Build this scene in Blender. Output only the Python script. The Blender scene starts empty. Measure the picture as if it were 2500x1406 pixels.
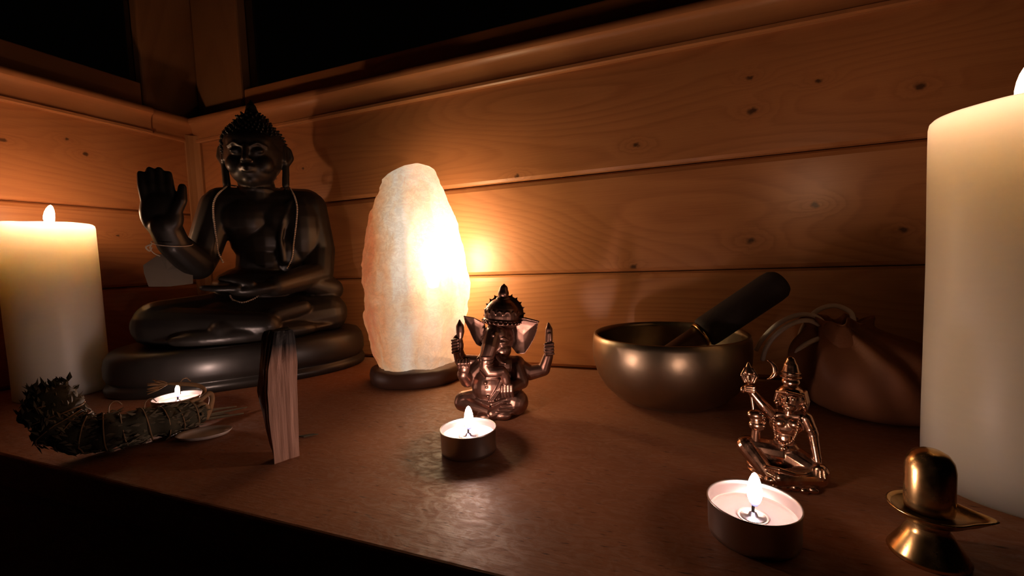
import bpy, bmesh, math, random
from mathutils import Vector, Matrix, noise
from mathutils.bvhtree import BVHTree
random.seed(7)
R = math.radians
PI = math.pi
scene = bpy.context.scene
C = scene.collection

# ------------------------------------------------------------------ camera, world, exposure
cam_d = bpy.data.cameras.new('camera')
cam = bpy.data.objects.new('camera', cam_d)
C.objects.link(cam)
cam_d.sensor_fit = 'HORIZONTAL'
cam_d.sensor_width = 36.0
cam_d.lens = 36.0 * 1057.76 / 2500.0
cam_d.clip_start = 0.01
cam_d.clip_end = 50
_rt = Vector((0.93290, 0.35820, -0.03780)).normalized()
_fw = Vector((-0.3600, 0.9306, -0.0655)).normalized()
_up = _rt.cross(_fw).normalized()
_rt = _fw.cross(_up).normalized()
_m = Matrix(((_rt.x, _up.x, -_fw.x, 0.72847), (_rt.y, _up.y, -_fw.y, -0.48633), (_rt.z, _up.z, -_fw.z, 0.12854), (0, 0, 0, 1)))
cam.matrix_world = _m
scene.camera = cam

world = bpy.data.worlds.new('world')
scene.world = world
world.use_nodes = True
world.node_tree.nodes['Background'].inputs['Color'].default_value = (1.0, 0.72, 0.5, 1)
world.node_tree.nodes['Background'].inputs['Strength'].default_value = 0.0004
vs = scene.view_settings
vs.view_transform = 'Standard'
vs.look = 'None'
vs.gamma = 1.0
vs.exposure = 0.0
vs.use_curve_mapping = False
scene.cycles.max_bounces = 5
scene.cycles.diffuse_bounces = 2
scene.cycles.glossy_bounces = 2
scene.cycles.transmission_bounces = 4
scene.cycles.transparent_max_bounces = 6

CANDLE_RGB = (1.0, 0.56, 0.30)
TEA_RGB = (1.0, 0.65, 0.52)

# ------------------------------------------------------------------ helpers
def tag(o, label=None, cat=None, group=None, kind=None):
    if label: o['label'] = label
    if cat: o['category'] = cat
    if group: o['group'] = group
    if kind: o['kind'] = kind
    return o

def mesh_of(name, verts, faces, smooth=True):
    me = bpy.data.meshes.new(name)
    me.from_pydata([tuple(v) for v in verts], [], faces)
    me.validate()
    if smooth:
        for p in me.polygons: p.use_smooth = True
    me.update()
    return me

def bm_mesh(name, bm, smooth=True):
    bmesh.ops.recalc_face_normals(bm, faces=bm.faces)
    me = bpy.data.meshes.new(name)
    bm.to_mesh(me); bm.free()
    if smooth:
        for p in me.polygons: p.use_smooth = True
    return me

def obj(name, me, m, parent=None, loc=None, rotz=None):
    o = bpy.data.objects.new(name, me)
    C.objects.link(o)
    if m is not None and me is not None:
        me.materials.clear(); me.materials.append(m)
    if parent is not None: o.parent = parent
    if loc is not None: o.location = loc
    if rotz is not None: o.rotation_euler = (0, 0, rotz)
    return o

def thing(name, label, cat, loc=(0, 0, 0), rotz=0, group=None):
    o = bpy.data.objects.new(name, None)
    C.objects.link(o)
    o.empty_display_size = 0.02
    o.location = loc; o.rotation_euler = (0, 0, rotz)
    return tag(o, label, cat, group)

def lathe(prof, seg=48, sx=1.0, sy=1.0):
    """profile of (r, z); r==0 at the ends closes it"""
    verts, faces, rings = [], [], []
    for r, z in prof:
        if r <= 1e-7:
            rings.append([len(verts)]); verts.append((0, 0, z))
        else:
            ring = []
            for i in range(seg):
                a = 2 * PI * i / seg
                ring.append(len(verts)); verts.append((r * sx * math.cos(a), r * sy * math.sin(a), z))
            rings.append(ring)
    for a, b in zip(rings, rings[1:]):
        if len(a) == 1 and len(b) == 1: continue
        for i in range(seg):
            j = (i + 1) % seg
            if len(a) == 1: faces.append((a[0], b[i], b[j]))
            elif len(b) == 1: faces.append((a[i], b[0], a[j]))
            else: faces.append((a[i], b[i], b[j], a[j]))
    return verts, faces

def fix_normals(me):
    bm = bmesh.new(); bm.from_mesh(me)
    bmesh.ops.recalc_face_normals(bm, faces=bm.faces)
    bm.to_mesh(me); bm.free()
    return me

def lathe_mesh(name, prof, seg=48, sx=1, sy=1, smooth=True):
    v, f = lathe(prof, seg, sx, sy)
    return fix_normals(mesh_of(name, v, f, smooth))

def smooth_path(pts, n=8):
    """Catmull-Rom"""
    P = [Vector(p) for p in pts]
    P = [P[0] * 2 - P[1]] + P + [P[-1] * 2 - P[-2]]
    out = []
    for i in range(1, len(P) - 2):
        for k in range(n):
            t = k / n
            a, b, c, d = P[i - 1], P[i], P[i + 1], P[i + 2]
            out.append(0.5 * ((2 * b) + (c - a) * t + (2 * a - 5 * b + 4 * c - d) * t * t + (3 * b - a - 3 * c + d) * t ** 3))
    out.append(P[-2])
    return out

def tube_into(bm, pts, rad, seg=8, cap=True):
    pts = [Vector(p) for p in pts]
    n = len(pts)
    if not isinstance(rad, (list, tuple)): rad = [rad] * n
    rings = []
    ref = Vector((0.31, 0.17, 0.93))
    prev = None
    for i in range(n):
        t = (pts[min(i + 1, n - 1)] - pts[max(i - 1, 0)])
        if t.length < 1e-9: t = Vector((0, 0, 1))
        t.normalize()
        if prev is None:
            u = t.cross(ref)
            if u.length < 1e-3: u = t.cross(Vector((1, 0, 0)))
        else:
            u = prev - t * prev.dot(t)
        u.normalize(); prev = u
        w = t.cross(u)
        rings.append([bm.verts.new(pts[i] + (u * math.cos(2 * PI * k / seg) + w * math.sin(2 * PI * k / seg)) * rad[i]) for k in range(seg)])
    for a, b in zip(rings, rings[1:]):
        for k in range(seg):
            bm.faces.new((a[k], a[(k + 1) % seg], b[(k + 1) % seg], b[k]))
    if cap:
        bm.faces.new(rings[0][::-1]); bm.faces.new(rings[-1])

def tube_mesh(name, pts, rad, seg=8, n=0):
    bm = bmesh.new()
    if n:
        k = len(pts)
        sp = smooth_path(pts, n)
        if isinstance(rad, (list, tuple)):
            rr = []
            for i in range(len(sp)):
                f = i / n; a = min(int(f), k - 1); b = min(a + 1, k - 1)
                rr.append(rad[a] + (rad[b] - rad[a]) * (f - a))
            rad = rr
        pts = sp
    tube_into(bm, pts, rad, seg)
    return bm_mesh(name, bm)

def box_into(bm, lo, hi):
    v = [bm.verts.new((x, y, z)) for x in (lo[0], hi[0]) for y in (lo[1], hi[1]) for z in (lo[2], hi[2])]
    for f in ((0, 1, 3, 2), (4, 6, 7, 5), (0, 4, 5, 1), (2, 3, 7, 6), (0, 2, 6, 4), (1, 5, 7, 3)):
        bm.faces.new([v[i] for i in f])

def box_mesh(name, lo, hi, bev=0.0, seg=2):
    bm = bmesh.new()
    box_into(bm, lo, hi)
    bmesh.ops.recalc_face_normals(bm, faces=bm.faces)
    if bev:
        bmesh.ops.bevel(bm, geom=bm.edges[:], offset=bev, segments=seg, profile=0.5, affect='EDGES')
    return bm_mesh(name, bm, smooth=False)

def extrude_profile(name, prof, axis, a, b, soft=True):
    """closed profile extruded along x ('x': prof=(y,z)) or y ('y': prof=(x,z))"""
    v = []
    for t in (a, b):
        for p, z in prof:
            v.append((t, p, z) if axis == 'x' else (p, t, z))
    n = len(prof)
    f = [tuple(range(n)), tuple(range(2 * n - 1, n - 1, -1))]
    for i in range(n):
        j = (i + 1) % n
        f.append((i, j, n + j, n + i))
    me = fix_normals(mesh_of(name, v, f, soft))
    if not soft: return me
    bm = bmesh.new(); bm.from_mesh(me)
    for e in bm.edges: e.smooth = len(e.link_faces) == 2 and e.calc_face_angle(0) < R(38)
    bm.to_mesh(me); bm.free()
    return me

# ---- sculpting: overlapping ellipsoids / tapered limbs fused into one skin by voxel remeshing
class Clay:
    def __init__(s):
        s.bm = bmesh.new()
        s.M = Matrix.Identity(4)
    def ell(s, c, r, rot=(0, 0, 0), seg=20):
        if not isinstance(r, (tuple, list)): r = (r, r, r)
        from mathutils import Euler
        m = s.M @ Matrix.Translation(Vector(c)) @ Euler(rot).to_matrix().to_4x4() @ Matrix.Diagonal((r[0], r[1], r[2], 1))
        bmesh.ops.create_uvsphere(s.bm, u_segments=seg, v_segments=max(8, seg // 2), radius=1.0, matrix=m)
        return s
    def cap(s, p, q, r0, r1=None, seg=14):
        r1 = r0 if r1 is None else r1
        p, q = Vector(p), Vector(q)
        d = q - p
        rot = d.to_track_quat('Z', 'Y').to_matrix()
        rings = []
        bm = s.bm
        K = 5
        lay = [(p, r0, -PI / 2 + PI / 2 * k / K) for k in range(1, K + 1)] + [(q, r1, PI / 2 * k / K) for k in range(0, K)]
        for c0, r, a in lay:
            ring = []
            for i in range(seg):
                t = 2 * PI * i / seg
                l = Vector((math.cos(t) * math.cos(a) * r, math.sin(t) * math.cos(a) * r, math.sin(a) * r))
                ring.append(bm.verts.new(s.M @ (c0 + rot @ l)))
            rings.append(ring)
        b0 = bm.verts.new(s.M @ (p + rot @ Vector((0, 0, -r0))))
        b1 = bm.verts.new(s.M @ (q + rot @ Vector((0, 0, r1))))
        for a_, b_ in zip(rings, rings[1:]):
            for i in range(seg):
                bm.faces.new((a_[i], a_[(i + 1) % seg], b_[(i + 1) % seg], b_[i]))
        for i in range(seg):
            bm.faces.new((b0, rings[0][(i + 1) % seg], rings[0][i]))
            bm.faces.new((b1, rings[-1][i], rings[-1][(i + 1) % seg]))
        return s
    def chain(s, pts, rads):
        for a, b, r0, r1 in zip(pts, pts[1:], rads, rads[1:]): s.cap(a, b, r0, r1)
        return s
    def plate(s, front, dy0, dy1, bulge=0.0):
        """closed fan plate: outline (x,z) list, front at y=dy0, back at y=dy1; centre pushed by bulge; outline may carry its own y as third value"""
        bm = s.bm
        n = len(front)
        cx = sum(p[0] for p in front) / n; cz = sum(p[1] for p in front) / n
        my = sum((p[2] if len(p) > 2 else 0) for p in front) / n
        def ring(k, dy, bl):
            return [bm.verts.new(s.M @ Vector((cx + (p[0] - cx) * k, dy + my + ((p[2] if len(p) > 2 else 0) - my) * k + bl, cz + (p[1] - cz) * k))) for p in front]
        ks = (1.0, .86, .66, .4)
        bl = lambda k: bulge * (1 - k * k)
        Fs = [ring(k, dy0, bl(k)) for k in ks]; Bs = [ring(k, dy1, bl(k)) for k in ks]
        cf = bm.verts.new(s.M @ Vector((cx, dy0 + my + bulge, cz))); cb = bm.verts.new(s.M @ Vector((cx, dy1 + my + bulge, cz)))
        for i in range(n):
            j = (i + 1) % n
            for P, Q in zip(Fs, Fs[1:]): bm.faces.new((P[i], P[j], Q[j], Q[i]))
            for P, Q in zip(Bs, Bs[1:]): bm.faces.new((P[j], P[i], Q[i], Q[j]))
            bm.faces.new((Fs[-1][i], Fs[-1][j], cf)); bm.faces.new((Bs[-1][j], Bs[-1][i], cb)); bm.faces.new((Fs[0][i], Bs[0][i], Bs[0][j], Fs[0][j]))
        return s
    def mesh(s, name, voxel, smooth=3, fac=0.5):
        bmesh.ops.recalc_face_normals(s.bm, faces=s.bm.faces)
        me = bpy.data.meshes.new(name + '_clay')
        s.bm.to_mesh(me); s.bm.free()
        o = bpy.data.objects.new(name + '_clay', me)
        C.objects.link(o)
        md = o.modifiers.new('r', 'REMESH'); md.mode = 'VOXEL'; md.voxel_size = voxel; md.use_smooth_shade = True
        if smooth:
            ms = o.modifiers.new('s', 'SMOOTH'); ms.factor = fac; ms.iterations = smooth
        dg = bpy.context.evaluated_depsgraph_get()
        dg.update()
        out = bpy.data.meshes.new_from_object(o.evaluated_get(dg), depsgraph=dg)
        out.name = name
        bpy.data.objects.remove(o, do_unlink=True)
        bpy.data.meshes.remove(me)
        for p in out.polygons: p.use_smooth = True
        return out

# ------------------------------------------------------------------ materials
class NT:
    def __init__(s, name):
        s.m = bpy.data.materials.new(name); s.m.use_nodes = True
        s.t = s.m.node_tree; s.n = s.t.nodes; s.l = s.t.links
        s.b = s.n['Principled BSDF']; s.o = s.n['Material Output']
    def node(s, kind, **kw):
        nd = s.n.new(kind)
        for k, v in kw.items(): setattr(nd, k, v)
        return nd
    def set(s, sock, v):
        if hasattr(v, 'is_output') or isinstance(v, bpy.types.NodeSocket): s.l.new(v, sock)
        else: sock.default_value = v
    def math(s, op, a, b=0.0, c=None, clamp=False):
        nd = s.node('ShaderNodeMath', operation=op); nd.use_clamp = clamp
        s.set(nd.inputs[0], a); s.set(nd.inputs[1], b)
        if c is not None: s.set(nd.inputs[2], c)
        return nd.outputs[0]
    def vmath(s, op, a, b=(0, 0, 0)):
        nd = s.node('ShaderNodeVectorMath', operation=op)
        s.set(nd.inputs[0], a); s.set(nd.inputs[1], b)
        return nd.outputs['Value'] if op in ('LENGTH', 'DISTANCE', 'DOT_PRODUCT') else nd.outputs[0]
    def coord(s, kind='Object'):
        return s.node('ShaderNodeTexCoord').outputs[kind]
    def noise(s, vec, scale, detail=4.0, rough=0.55, w=None, dist=0.0):
        nd = s.node('ShaderNodeTexNoise')
        if w is not None:
            off = s.node('ShaderNodeCombineXYZ')
            for i_ in range(3): s.set(off.inputs[i_], w)
            vec = s.vmath('ADD', vec, off.outputs[0])
        s.set(nd.inputs['Vector'], vec); s.set(nd.inputs['Scale'], scale)
        s.set(nd.inputs['Detail'], detail); s.set(nd.inputs['Roughness'], rough); s.set(nd.inputs['Distortion'], dist)
        return nd.outputs['Fac']
    def ramp(s, fac, stops, interp='LINEAR'):
        nd = s.node('ShaderNodeValToRGB')
        cr = nd.color_ramp; cr.interpolation = interp
        while len(cr.elements) < len(stops): cr.elements.new(0.5)
        for e, (p, c) in zip(cr.elements, stops):
            e.position = p; e.color = tuple(c) + (1,) if len(c) == 3 else c
        s.set(nd.inputs['Fac'], fac)
        return nd.outputs['Color']
    def mix(s, f, a, b, blend='MIX'):
        nd = s.node('ShaderNodeMix', data_type='RGBA', blend_type=blend)
        s.set(nd.inputs['Factor'], f)
        for i, v in ((6, a), (7, b)):
            if isinstance(v, (tuple, list)) and len(v) == 3: v = tuple(v) + (1,)
            s.set(nd.inputs[i], v)
        return nd.outputs[2]
    def bump(s, h, strength=0.3, dist=0.001):
        nd = s.node('ShaderNodeBump')
        s.set(nd.inputs['Height'], h); nd.inputs['Strength'].default_value = strength; nd.inputs['Distance'].default_value = dist
        s.l.new(nd.outputs[0], s.b.inputs['Normal'])
    def pset(s, **kw):
        for k, v in kw.items():
            k = k.replace('_', ' ')
            if isinstance(v, (tuple, list)) and len(v) == 3 and k != 'Subsurface Radius': v = tuple(v) + (1,)
            s.set(s.b.inputs[k], v)
        return s

def pine(name, along, light, dark, knots=(), rough=0.38, coat=0.28, ring=52.0, sc=1.0):
    """varnished softwood: along = grain axis index; knots = list of (x,y,z,size)"""
    t = NT(name)
    co = t.coord('Object')
    oi = t.node('ShaderNodeObjectInfo')
    w = t.math('MULTIPLY', oi.outputs['Random'], 37.0)
    # bend grain round the knots
    kmask = None; kbend = None
    nz = t.node('ShaderNodeTexNoise'); t.l.new(co, nz.inputs['Vector']); nz.inputs['Scale'].default_value = 170; nz.inputs['Detail'].default_value = 3
    cok = t.vmath('ADD', co, t.vmath('MULTIPLY', t.vmath('SUBTRACT', nz.outputs['Color'], (.5, .5, .5)), (.006, .006, .006)))
    for (kx, ky, kz, ks) in knots:
        d = t.vmath('SUBTRACT', cok, (kx, ky, kz))
        s1 = [1.5 / ks] * 3; s1[along] = 1.05 / ks
        s2 = [0.3 / ks] * 3; s2[along] = 0.13 / ks
        ln = t.vmath('LENGTH', t.vmath('MULTIPLY', d, tuple(s1)))
        lb = t.vmath('LENGTH', t.vmath('MULTIPLY', d, tuple(s2)))
        a = t.math('SUBTRACT', 1.0, ln, clamp=True)
        b = t.math('SUBTRACT', 1.0, lb, clamp=True)
        b = t.math('MULTIPLY', b, b)
        kmask = a if kmask is None else t.math('MAXIMUM', kmask, a)
        kbend = b if kbend is None else t.math('MAXIMUM', kbend, b)
    scl = [7.5 * sc, 7.5 * sc, 7.5 * sc]; scl[along] = 1.5 * sc
    v1 = t.vmath('MULTIPLY', co, tuple(scl))
    big = t.noise(v1, 1.0, 1.2, 0.35, w)
    if kbend is not None: big = t.math('ADD', big, t.math('MULTIPLY', kbend, 0.07))
    wob = [60, 60, 60]; wob[along] = 9
    big = t.math('ADD', big, t.math('MULTIPLY', t.noise(t.vmath('MULTIPLY', co, tuple(wob)), 1.0, 2.0, 0.5, w), 0.012))
    saw = t.math('FRACT', t.math('MULTIPLY', big, ring))
    late = t.math('MULTIPLY', t.math('POWER', saw, 2.2), t.math('MULTIPLY', t.math('SUBTRACT', 1.0, saw), 4.5, clamp=True))
    fade = [10, 10, 10]; fade[along] = 4
    late = t.math('MULTIPLY', late, t.math('MULTIPLY', t.noise(t.vmath('MULTIPLY', co, tuple(fade)), 1.0, 2.0, 0.5, w), 1.5))
    fib = [900, 900, 900]; fib[along] = 22
    fine = t.noise(t.vmath('MULTIPLY', co, tuple(fib)), 1.0, 3.0, 0.6, w)
    tone = [14, 14, 14]; tone[along] = 3
    blot = t.noise(t.vmath('MULTIPLY', co, tuple(tone)), 1.0, 3.0, 0.5, w)
    f = t.math('ADD', t.math('MULTIPLY', late, 0.85), t.math('MULTIPLY', t.math('SUBTRACT', fine, 0.45), 0.75), clamp=True)
    base = t.mix(f, light, dark)
    base = t.mix(t.math('MULTIPLY', blot, 0.5), base, tuple(0.6 * c for c in dark))
    hue = t.mix(oi.outputs['Random'], (1, 0.97, 0.93), (0.86, 0.84, 0.84))
    base = t.mix(1.0, base, hue, 'MULTIPLY')
    if kmask is not None:
        km = t.math('MULTIPLY', t.math('MULTIPLY', kmask, 1.7, clamp=True), 0.9)
        base = t.mix(t.math('MULTIPLY', kbend, 0.25), base, tuple(0.75 * c for c in dark))
        base = t.mix(km, base, (0.06, 0.024, 0.012))
    t.pset(Base_Color=base, Roughness=rough, Coat_Weight=coat, Coat_Roughness=0.36, Specular_IOR_Level=0.4)
    t.bump(fine, 0.10, 0.0004)
    return t.m

def plain(name, col, rough=0.5, metal=0.0, var=0.15, scale=60.0, bump=0.0, spec=0.5, **kw):
    t = NT(name)
    co = t.coord('Object')
    n = t.noise(co, scale, 5.0)
    c = t.mix(n, tuple(x * (1 - var) for x in col), tuple(min(1, x * (1 + var)) for x in col))
    t.pset(Base_Color=c, Metallic=metal, Specular_IOR_Level=spec)
    t.set(t.b.inputs['Roughness'], t.math('ADD', rough - 0.06, t.math('MULTIPLY', n, 0.12)))
    if bump: t.bump(t.noise(co, scale * 2.2, 4.0), bump, 0.0008)
    if kw: t.pset(**kw)
    return t.m

def patina_metal(name, col, dark, rough=0.3, scale=160.0):
    t = NT(name)
    co = t.coord('Object')
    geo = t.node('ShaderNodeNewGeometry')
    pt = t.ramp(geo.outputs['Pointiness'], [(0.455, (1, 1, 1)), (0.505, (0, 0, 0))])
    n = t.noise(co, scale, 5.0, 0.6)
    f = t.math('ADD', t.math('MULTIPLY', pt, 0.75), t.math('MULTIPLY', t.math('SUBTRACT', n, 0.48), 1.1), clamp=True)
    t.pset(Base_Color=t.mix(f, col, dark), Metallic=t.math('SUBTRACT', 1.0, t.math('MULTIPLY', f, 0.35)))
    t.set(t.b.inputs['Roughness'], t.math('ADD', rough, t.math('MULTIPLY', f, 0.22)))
    t.bump(t.noise(co, scale * 4, 3.0), 0.06, 0.0004)
    return t.m

def flame_mat(name, rgb, strength, h):
    """hot, white flame body over a weak blue foot (object z runs 0..h)"""
    t = NT(name)
    sep = t.node('ShaderNodeSeparateXYZ'); t.l.new(t.coord('Object'), sep.inputs[0])
    z = t.math('DIVIDE', sep.outputs['Z'], h)
    col = t.ramp(z, [(0.0, (0.45, 0.42, 1.0)), (0.14, (0.66, 0.58, 1.0)), (0.30, rgb), (1.0, rgb)])
    st = t.ramp(z, [(0.0, (0.8 / strength,) * 3), (0.13, (1.6 / strength,) * 3), (0.34, (1, 1, 1)), (1.0, (1, 1, 1))])
    e = t.node('ShaderNodeEmission')
    t.l.new(col, e.inputs['Color'])
    t.l.new(t.math('MULTIPLY', st, strength), e.inputs['Strength'])
    t.l.new(e.outputs[0], t.o.inputs['Surface'])
    return t.m

KB = [(.6876, 0, .2443, .0045), (.5519, 0, .2261, .004), (.7969, 0, .2633, .006), (.7942, 0, .2946, .004), (.7946, 0, .138, .006),
      (.6827, 0, .1160, .005), (.8502, 0, .2819, .004), (.8484, 0, .169, .005), (.9237, 0, .2643, .006), (.9146, 0, .1421, .005), (.2247, 0, .2715, .003), (.17, 0, .262, .004)]
KL = [(0, -.2185, .2885, .005), (0, -.1596, .3036, .0035), (0, -.1423, .2881, .0045), (0, -.1158, .1826, .003), (0, -.300, .16, .006)]
PINE_L, PINE_D = (0.66, 0.290, 0.115), (0.40, 0.140, 0.050)
M = {}
M['pine_back'] = pine('pine boards of the back wall', 0, PINE_L, PINE_D, KB)
M['pine_left'] = pine('pine boards of the left wall', 1, PINE_L, PINE_D, KL)
M['trim_x'] = pine('pine moulding along x', 0, (0.66, 0.30, 0.12), (0.46, 0.18, 0.07), (), ring=12)
M['trim_y'] = pine('pine moulding along y', 1, (0.66, 0.30, 0.12), (0.46, 0.18, 0.07), (), ring=12)
M['trim_z'] = pine('pine upright', 2, (0.56, 0.28, 0.12), (0.40, 0.18, 0.075), (), ring=12)
M['shelf'] = None
M['backing'] = plain('dark gap behind boards', (0.05, 0.025, 0.012), 0.8)
M['floorwood'] = plain('dark floor', (0.05, 0.03, 0.02), 0.7, scale=8)
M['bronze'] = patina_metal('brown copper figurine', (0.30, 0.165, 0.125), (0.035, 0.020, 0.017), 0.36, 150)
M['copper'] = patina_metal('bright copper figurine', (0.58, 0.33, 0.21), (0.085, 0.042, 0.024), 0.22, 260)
M['brass'] = patina_metal('old brass', (0.62, 0.40, 0.17), (0.11, 0.065, 0.025), 0.24, 120)
M['bowl'] = None
M['alu'] = plain('thin aluminium', (0.62, 0.58, 0.56), 0.32, 1.0, 0.06, 90)
M['cord_white'] = plain('white cord', (0.86, 0.80, 0.74), 0.6, var=0.08, scale=300, bump=0.2)
M['bead'] = plain('ivory beads', (0.74, 0.62, 0.50), 0.35, var=0.15, scale=500)
M['thread'] = plain('cotton thread', (0.70, 0.58, 0.45), 0.7)
M['char'] = plain('charred wick', (0.02, 0.016, 0.014), 0.8)

def shelf_mat():
    t = NT('brown varnished shelf wood')
    co = t.coord('Object')
    g = t.noise(t.vmath('MULTIPLY', co, (5, 26, 26)), 1.0, 4.0, 0.55, dist=0.4)
    fib = t.noise(t.vmath('MULTIPLY', co, (55, 700, 700)), 1.0, 3.0, 0.6)
    pore = t.noise(t.vmath('MULTIPLY', co, (120, 620, 620)), 1.0, 1.0, 0.5)
    pm = t.math('MULTIPLY', t.math('SUBTRACT', pore, 0.65, clamp=True), 7.0, clamp=True)
    blot = t.noise(co, 9.0, 4.0, 0.6)
    c = t.mix(g, (0.30, 0.120, 0.056), (0.43, 0.185, 0.088))
    c = t.mix(t.math('MULTIPLY', blot, 0.55), c, (0.20, 0.085, 0.042))
    c = t.mix(t.math('MULTIPLY', t.math('SUBTRACT', fib, 0.45, clamp=True), 1.2), c, (0.17, 0.08, 0.04))
    c = t.mix(pm, c, (0.09, 0.042, 0.022))
    worn = t.noise(t.vmath('MULTIPLY', co, (1.0, 1.6, 1)), 70.0, 6.0, 0.7, dist=2.2)
    gl = t.math('MULTIPLY', t.math('SUBTRACT', worn, 0.46, clamp=True), 6.0, clamp=True)
    t.pset(Base_Color=c, Coat_Weight=t.math('MULTIPLY', gl, 0.30), Coat_Roughness=0.42, Specular_IOR_Level=t.math('ADD', 0.22, t.math('MULTIPLY', gl, 0.35)))
    wear = t.noise(t.vmath('MULTIPLY', co, (45, 110, 60)), 1.0, 6.0, 0.7, dist=0.8)
    t.set(t.b.inputs['Roughness'], t.math('ADD', t.math('ADD', 0.24, t.math('MULTIPLY', wear, 0.36)), t.math('MULTIPLY', t.noise(co, 38.0, 5.0, 0.7, dist=1.5), 0.30)))
    t.bump(t.math('ADD', t.math('MULTIPLY', fib, 0.5), t.math('MULTIPLY', wear, 0.9)), 0.26, 0.0008)
    return t.m
M['shelf'] = shelf_mat()

# ------------------------------------------------------------------ setting
def board_profile(z0, z1, face, back, sgn):
    """tongue-and-groove board: rounded front arrises, small lip at the foot; face = front coordinate, sgn = direction of the room"""
    g = 0.0004; r = 0.0042
    p = [(back, z0 + g), (face - sgn * r, z0 + g), (face - sgn * r * .35, z0 + g + r * .25), (face, z0 + g + r),
         (face, z1 - g - r * 1.6), (face - sgn * r * .4, z1 - g - r * .55), (face - sgn * r * 1.2, z1 - g), (back, z1 - g)]
    return p

H = 0.11
LEVELS = [(0.0, H), (H, 2 * H), (2 * H, 0.342)]
wb = obj('wall_back', box_mesh('wall_back', (-0.03, 0.014, -0.12), (1.45, 0.026, 0.372)), M['backing']); tag(wb, kind='structure')
wl = obj('wall_left', box_mesh('wall_left', (-0.026, -0.80, -0.12), (-0.014, 0.03, 0.372)), M['backing']); tag(wl, kind='structure')
LV = [(-H, 0.0)] + LEVELS
for z0, z1 in LV:
    obj('board', extrude_profile('board', board_profile(z0, z1, 0.0, 0.0139, -1), 'x', -0.0135, 1.45, False), M['pine_back'], wb)
    obj('board', extrude_profile('board', board_profile(z0, z1, 0.0, -0.0139, 1), 'y', -0.80, 0.0, False), M['pine_left'], wl)

# capping moulding under the window: two lips with a shallow cove between
def mould(sgn, p=0.012):
    s = sgn
    return [(0, .333), (s * .0045, .333), (s * .0062, .3345), (s * .0062, .3378), (s * .0045, .3392), (s * .0040, .342), (s * .0042, .350),
            (s * .0058, .3565), (s * .0085, .3605), (s * p, .3622), (s * (p + .0008), .3645), (s * (p + .0006), .3685), (s * (p - .001), .3705), (s * -.02, .3705), (s * -.02, .345), (0, .343)]
t1 = obj('trim_1', extrude_profile('trim_1', mould(-1), 'x', 0.0, 1.45), M['trim_x']); tag(t1, kind='structure')
t2 = obj('trim_2', extrude_profile('trim_2', mould(1), 'y', -0.80, -0.064), M['trim_y']); tag(t2, kind='structure')
t3 = obj('trim_3', extrude_profile('trim_3', [(x * 0.55 if x > 0 else x, z) for x, z in mould(1)], 'y', -0.064, -0.0001), M['trim_y']); tag(t3, kind='structure')
# upright corner strip
cp = [(0.0002, -0.0002), (0.0165, -0.0002), (0.0165, -0.0035), (0.013, -0.0045), (0.0075, -0.0075), (0.0045, -0.013), (0.0035, -0.0165), (0.0002, -0.0165)]
v = [(x, y, z) for z in (0.0005, 0.3445) for x, y in cp]
n = len(cp)
f = [tuple(range(n)), tuple(range(2 * n - 1, n - 1, -1))] + [(i, (i + 1) % n, n + (i + 1) % n, n + i) for i in range(n)]
t4 = obj('trim_4', fix_normals(mesh_of('trim_4', v, f, False)), M['trim_z']); tag(t4, kind='structure')

# windows above both walls: ledge, bottom rail, stiles, dark panes
def glass_mat():
    t = NT('night window glass')
    t.pset(Base_Color=(0.9, 0.95, 0.95), Roughness=0.03, Transmission_Weight=1.0, IOR=1.45)
    return t.m
M['glass'] = glass_mat()
w1 = obj('window_1', box_mesh('window_1', (-0.06, -0.001, 0.3706), (1.45, 0.066, 0.3746), 0.0008), M['trim_x']); tag(w1, kind='structure')
obj('rail', box_mesh('rail', (0.078, 0.032, 0.3748), (1.45, 0.062, 0.418), 0.002), M['trim_x'], w1)
obj('stile', box_mesh('stile', (-0.03, 0.030, 0.3748), (0.076, 0.064, 0.90), 0.003), M['trim_z'], w1)
obj('pane', box_mesh('pane', (0.076, 0.046, 0.418), (1.45, 0.050, 0.90)), M['glass'], w1)
w2 = obj('window_2', box_mesh('window_2', (-0.066, -0.80, 0.3706), (-0.0015, 0.028, 0.3746), 0.0008), M['trim_y']); tag(w2, kind='structure')
obj('rail', box_mesh('rail', (-0.062, -0.80, 0.3748), (-0.032, -0.052, 0.418), 0.002), M['trim_y'], w2)
obj('stile', box_mesh('stile', (-0.064, -0.050, 0.3748), (-0.031, 0.064, 0.90), 0.003), M['trim_z'], w2)
obj('pane', box_mesh('pane', (-0.050, -0.80, 0.418), (-0.046, -0.050, 0.90)), M['glass'], w2)
fl = obj('floor', box_mesh('floor', (-0.03, -2.2, -0.92), (1.6, 0.03, -0.90)), M['floorwood']); tag(fl, kind='structure')

sh = thing('altar_shelf', 'brown varnished wooden shelf carrying the candles and figurines', 'shelf', (0, 0, 0))
obj('shelf_top', box_mesh('shelf_top', (0.0008, -0.3335, -0.026), (1.45, -0.0008, 0.0), 0.002, 3), M['shelf'], sh)
obj('front_apron', box_mesh('front_apron', (0.0008, -0.325, -0.12), (1.45, -0.305, -0.0262), 0.001), M['shelf'], sh)

# ------------------------------------------------------------------ candles
def wax_mat(name, col, scale, rad=(1.0, 0.90, 0.72)):
    t = NT(name)
    n = t.noise(t.vmath('MULTIPLY', t.coord('Object'), (1, 1, 6)), 60, 3)
    t.pset(Base_Color=t.mix(n, tuple(0.95 * c for c in col), col), Roughness=0.42, Subsurface_Weight=1.0, Subsurface_Radius=rad, Subsurface_Scale=scale, Specular_IOR_Level=0.4)
    return t.m
M['pillar_wax'] = wax_mat('ivory pillar wax', (0.93, 0.77, 0.57), 0.12)
M['tea_wax'] = wax_mat('white tealight wax', (0.34, 0.28, 0.265), 0.003, (1, 0.8, 0.7))

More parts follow.
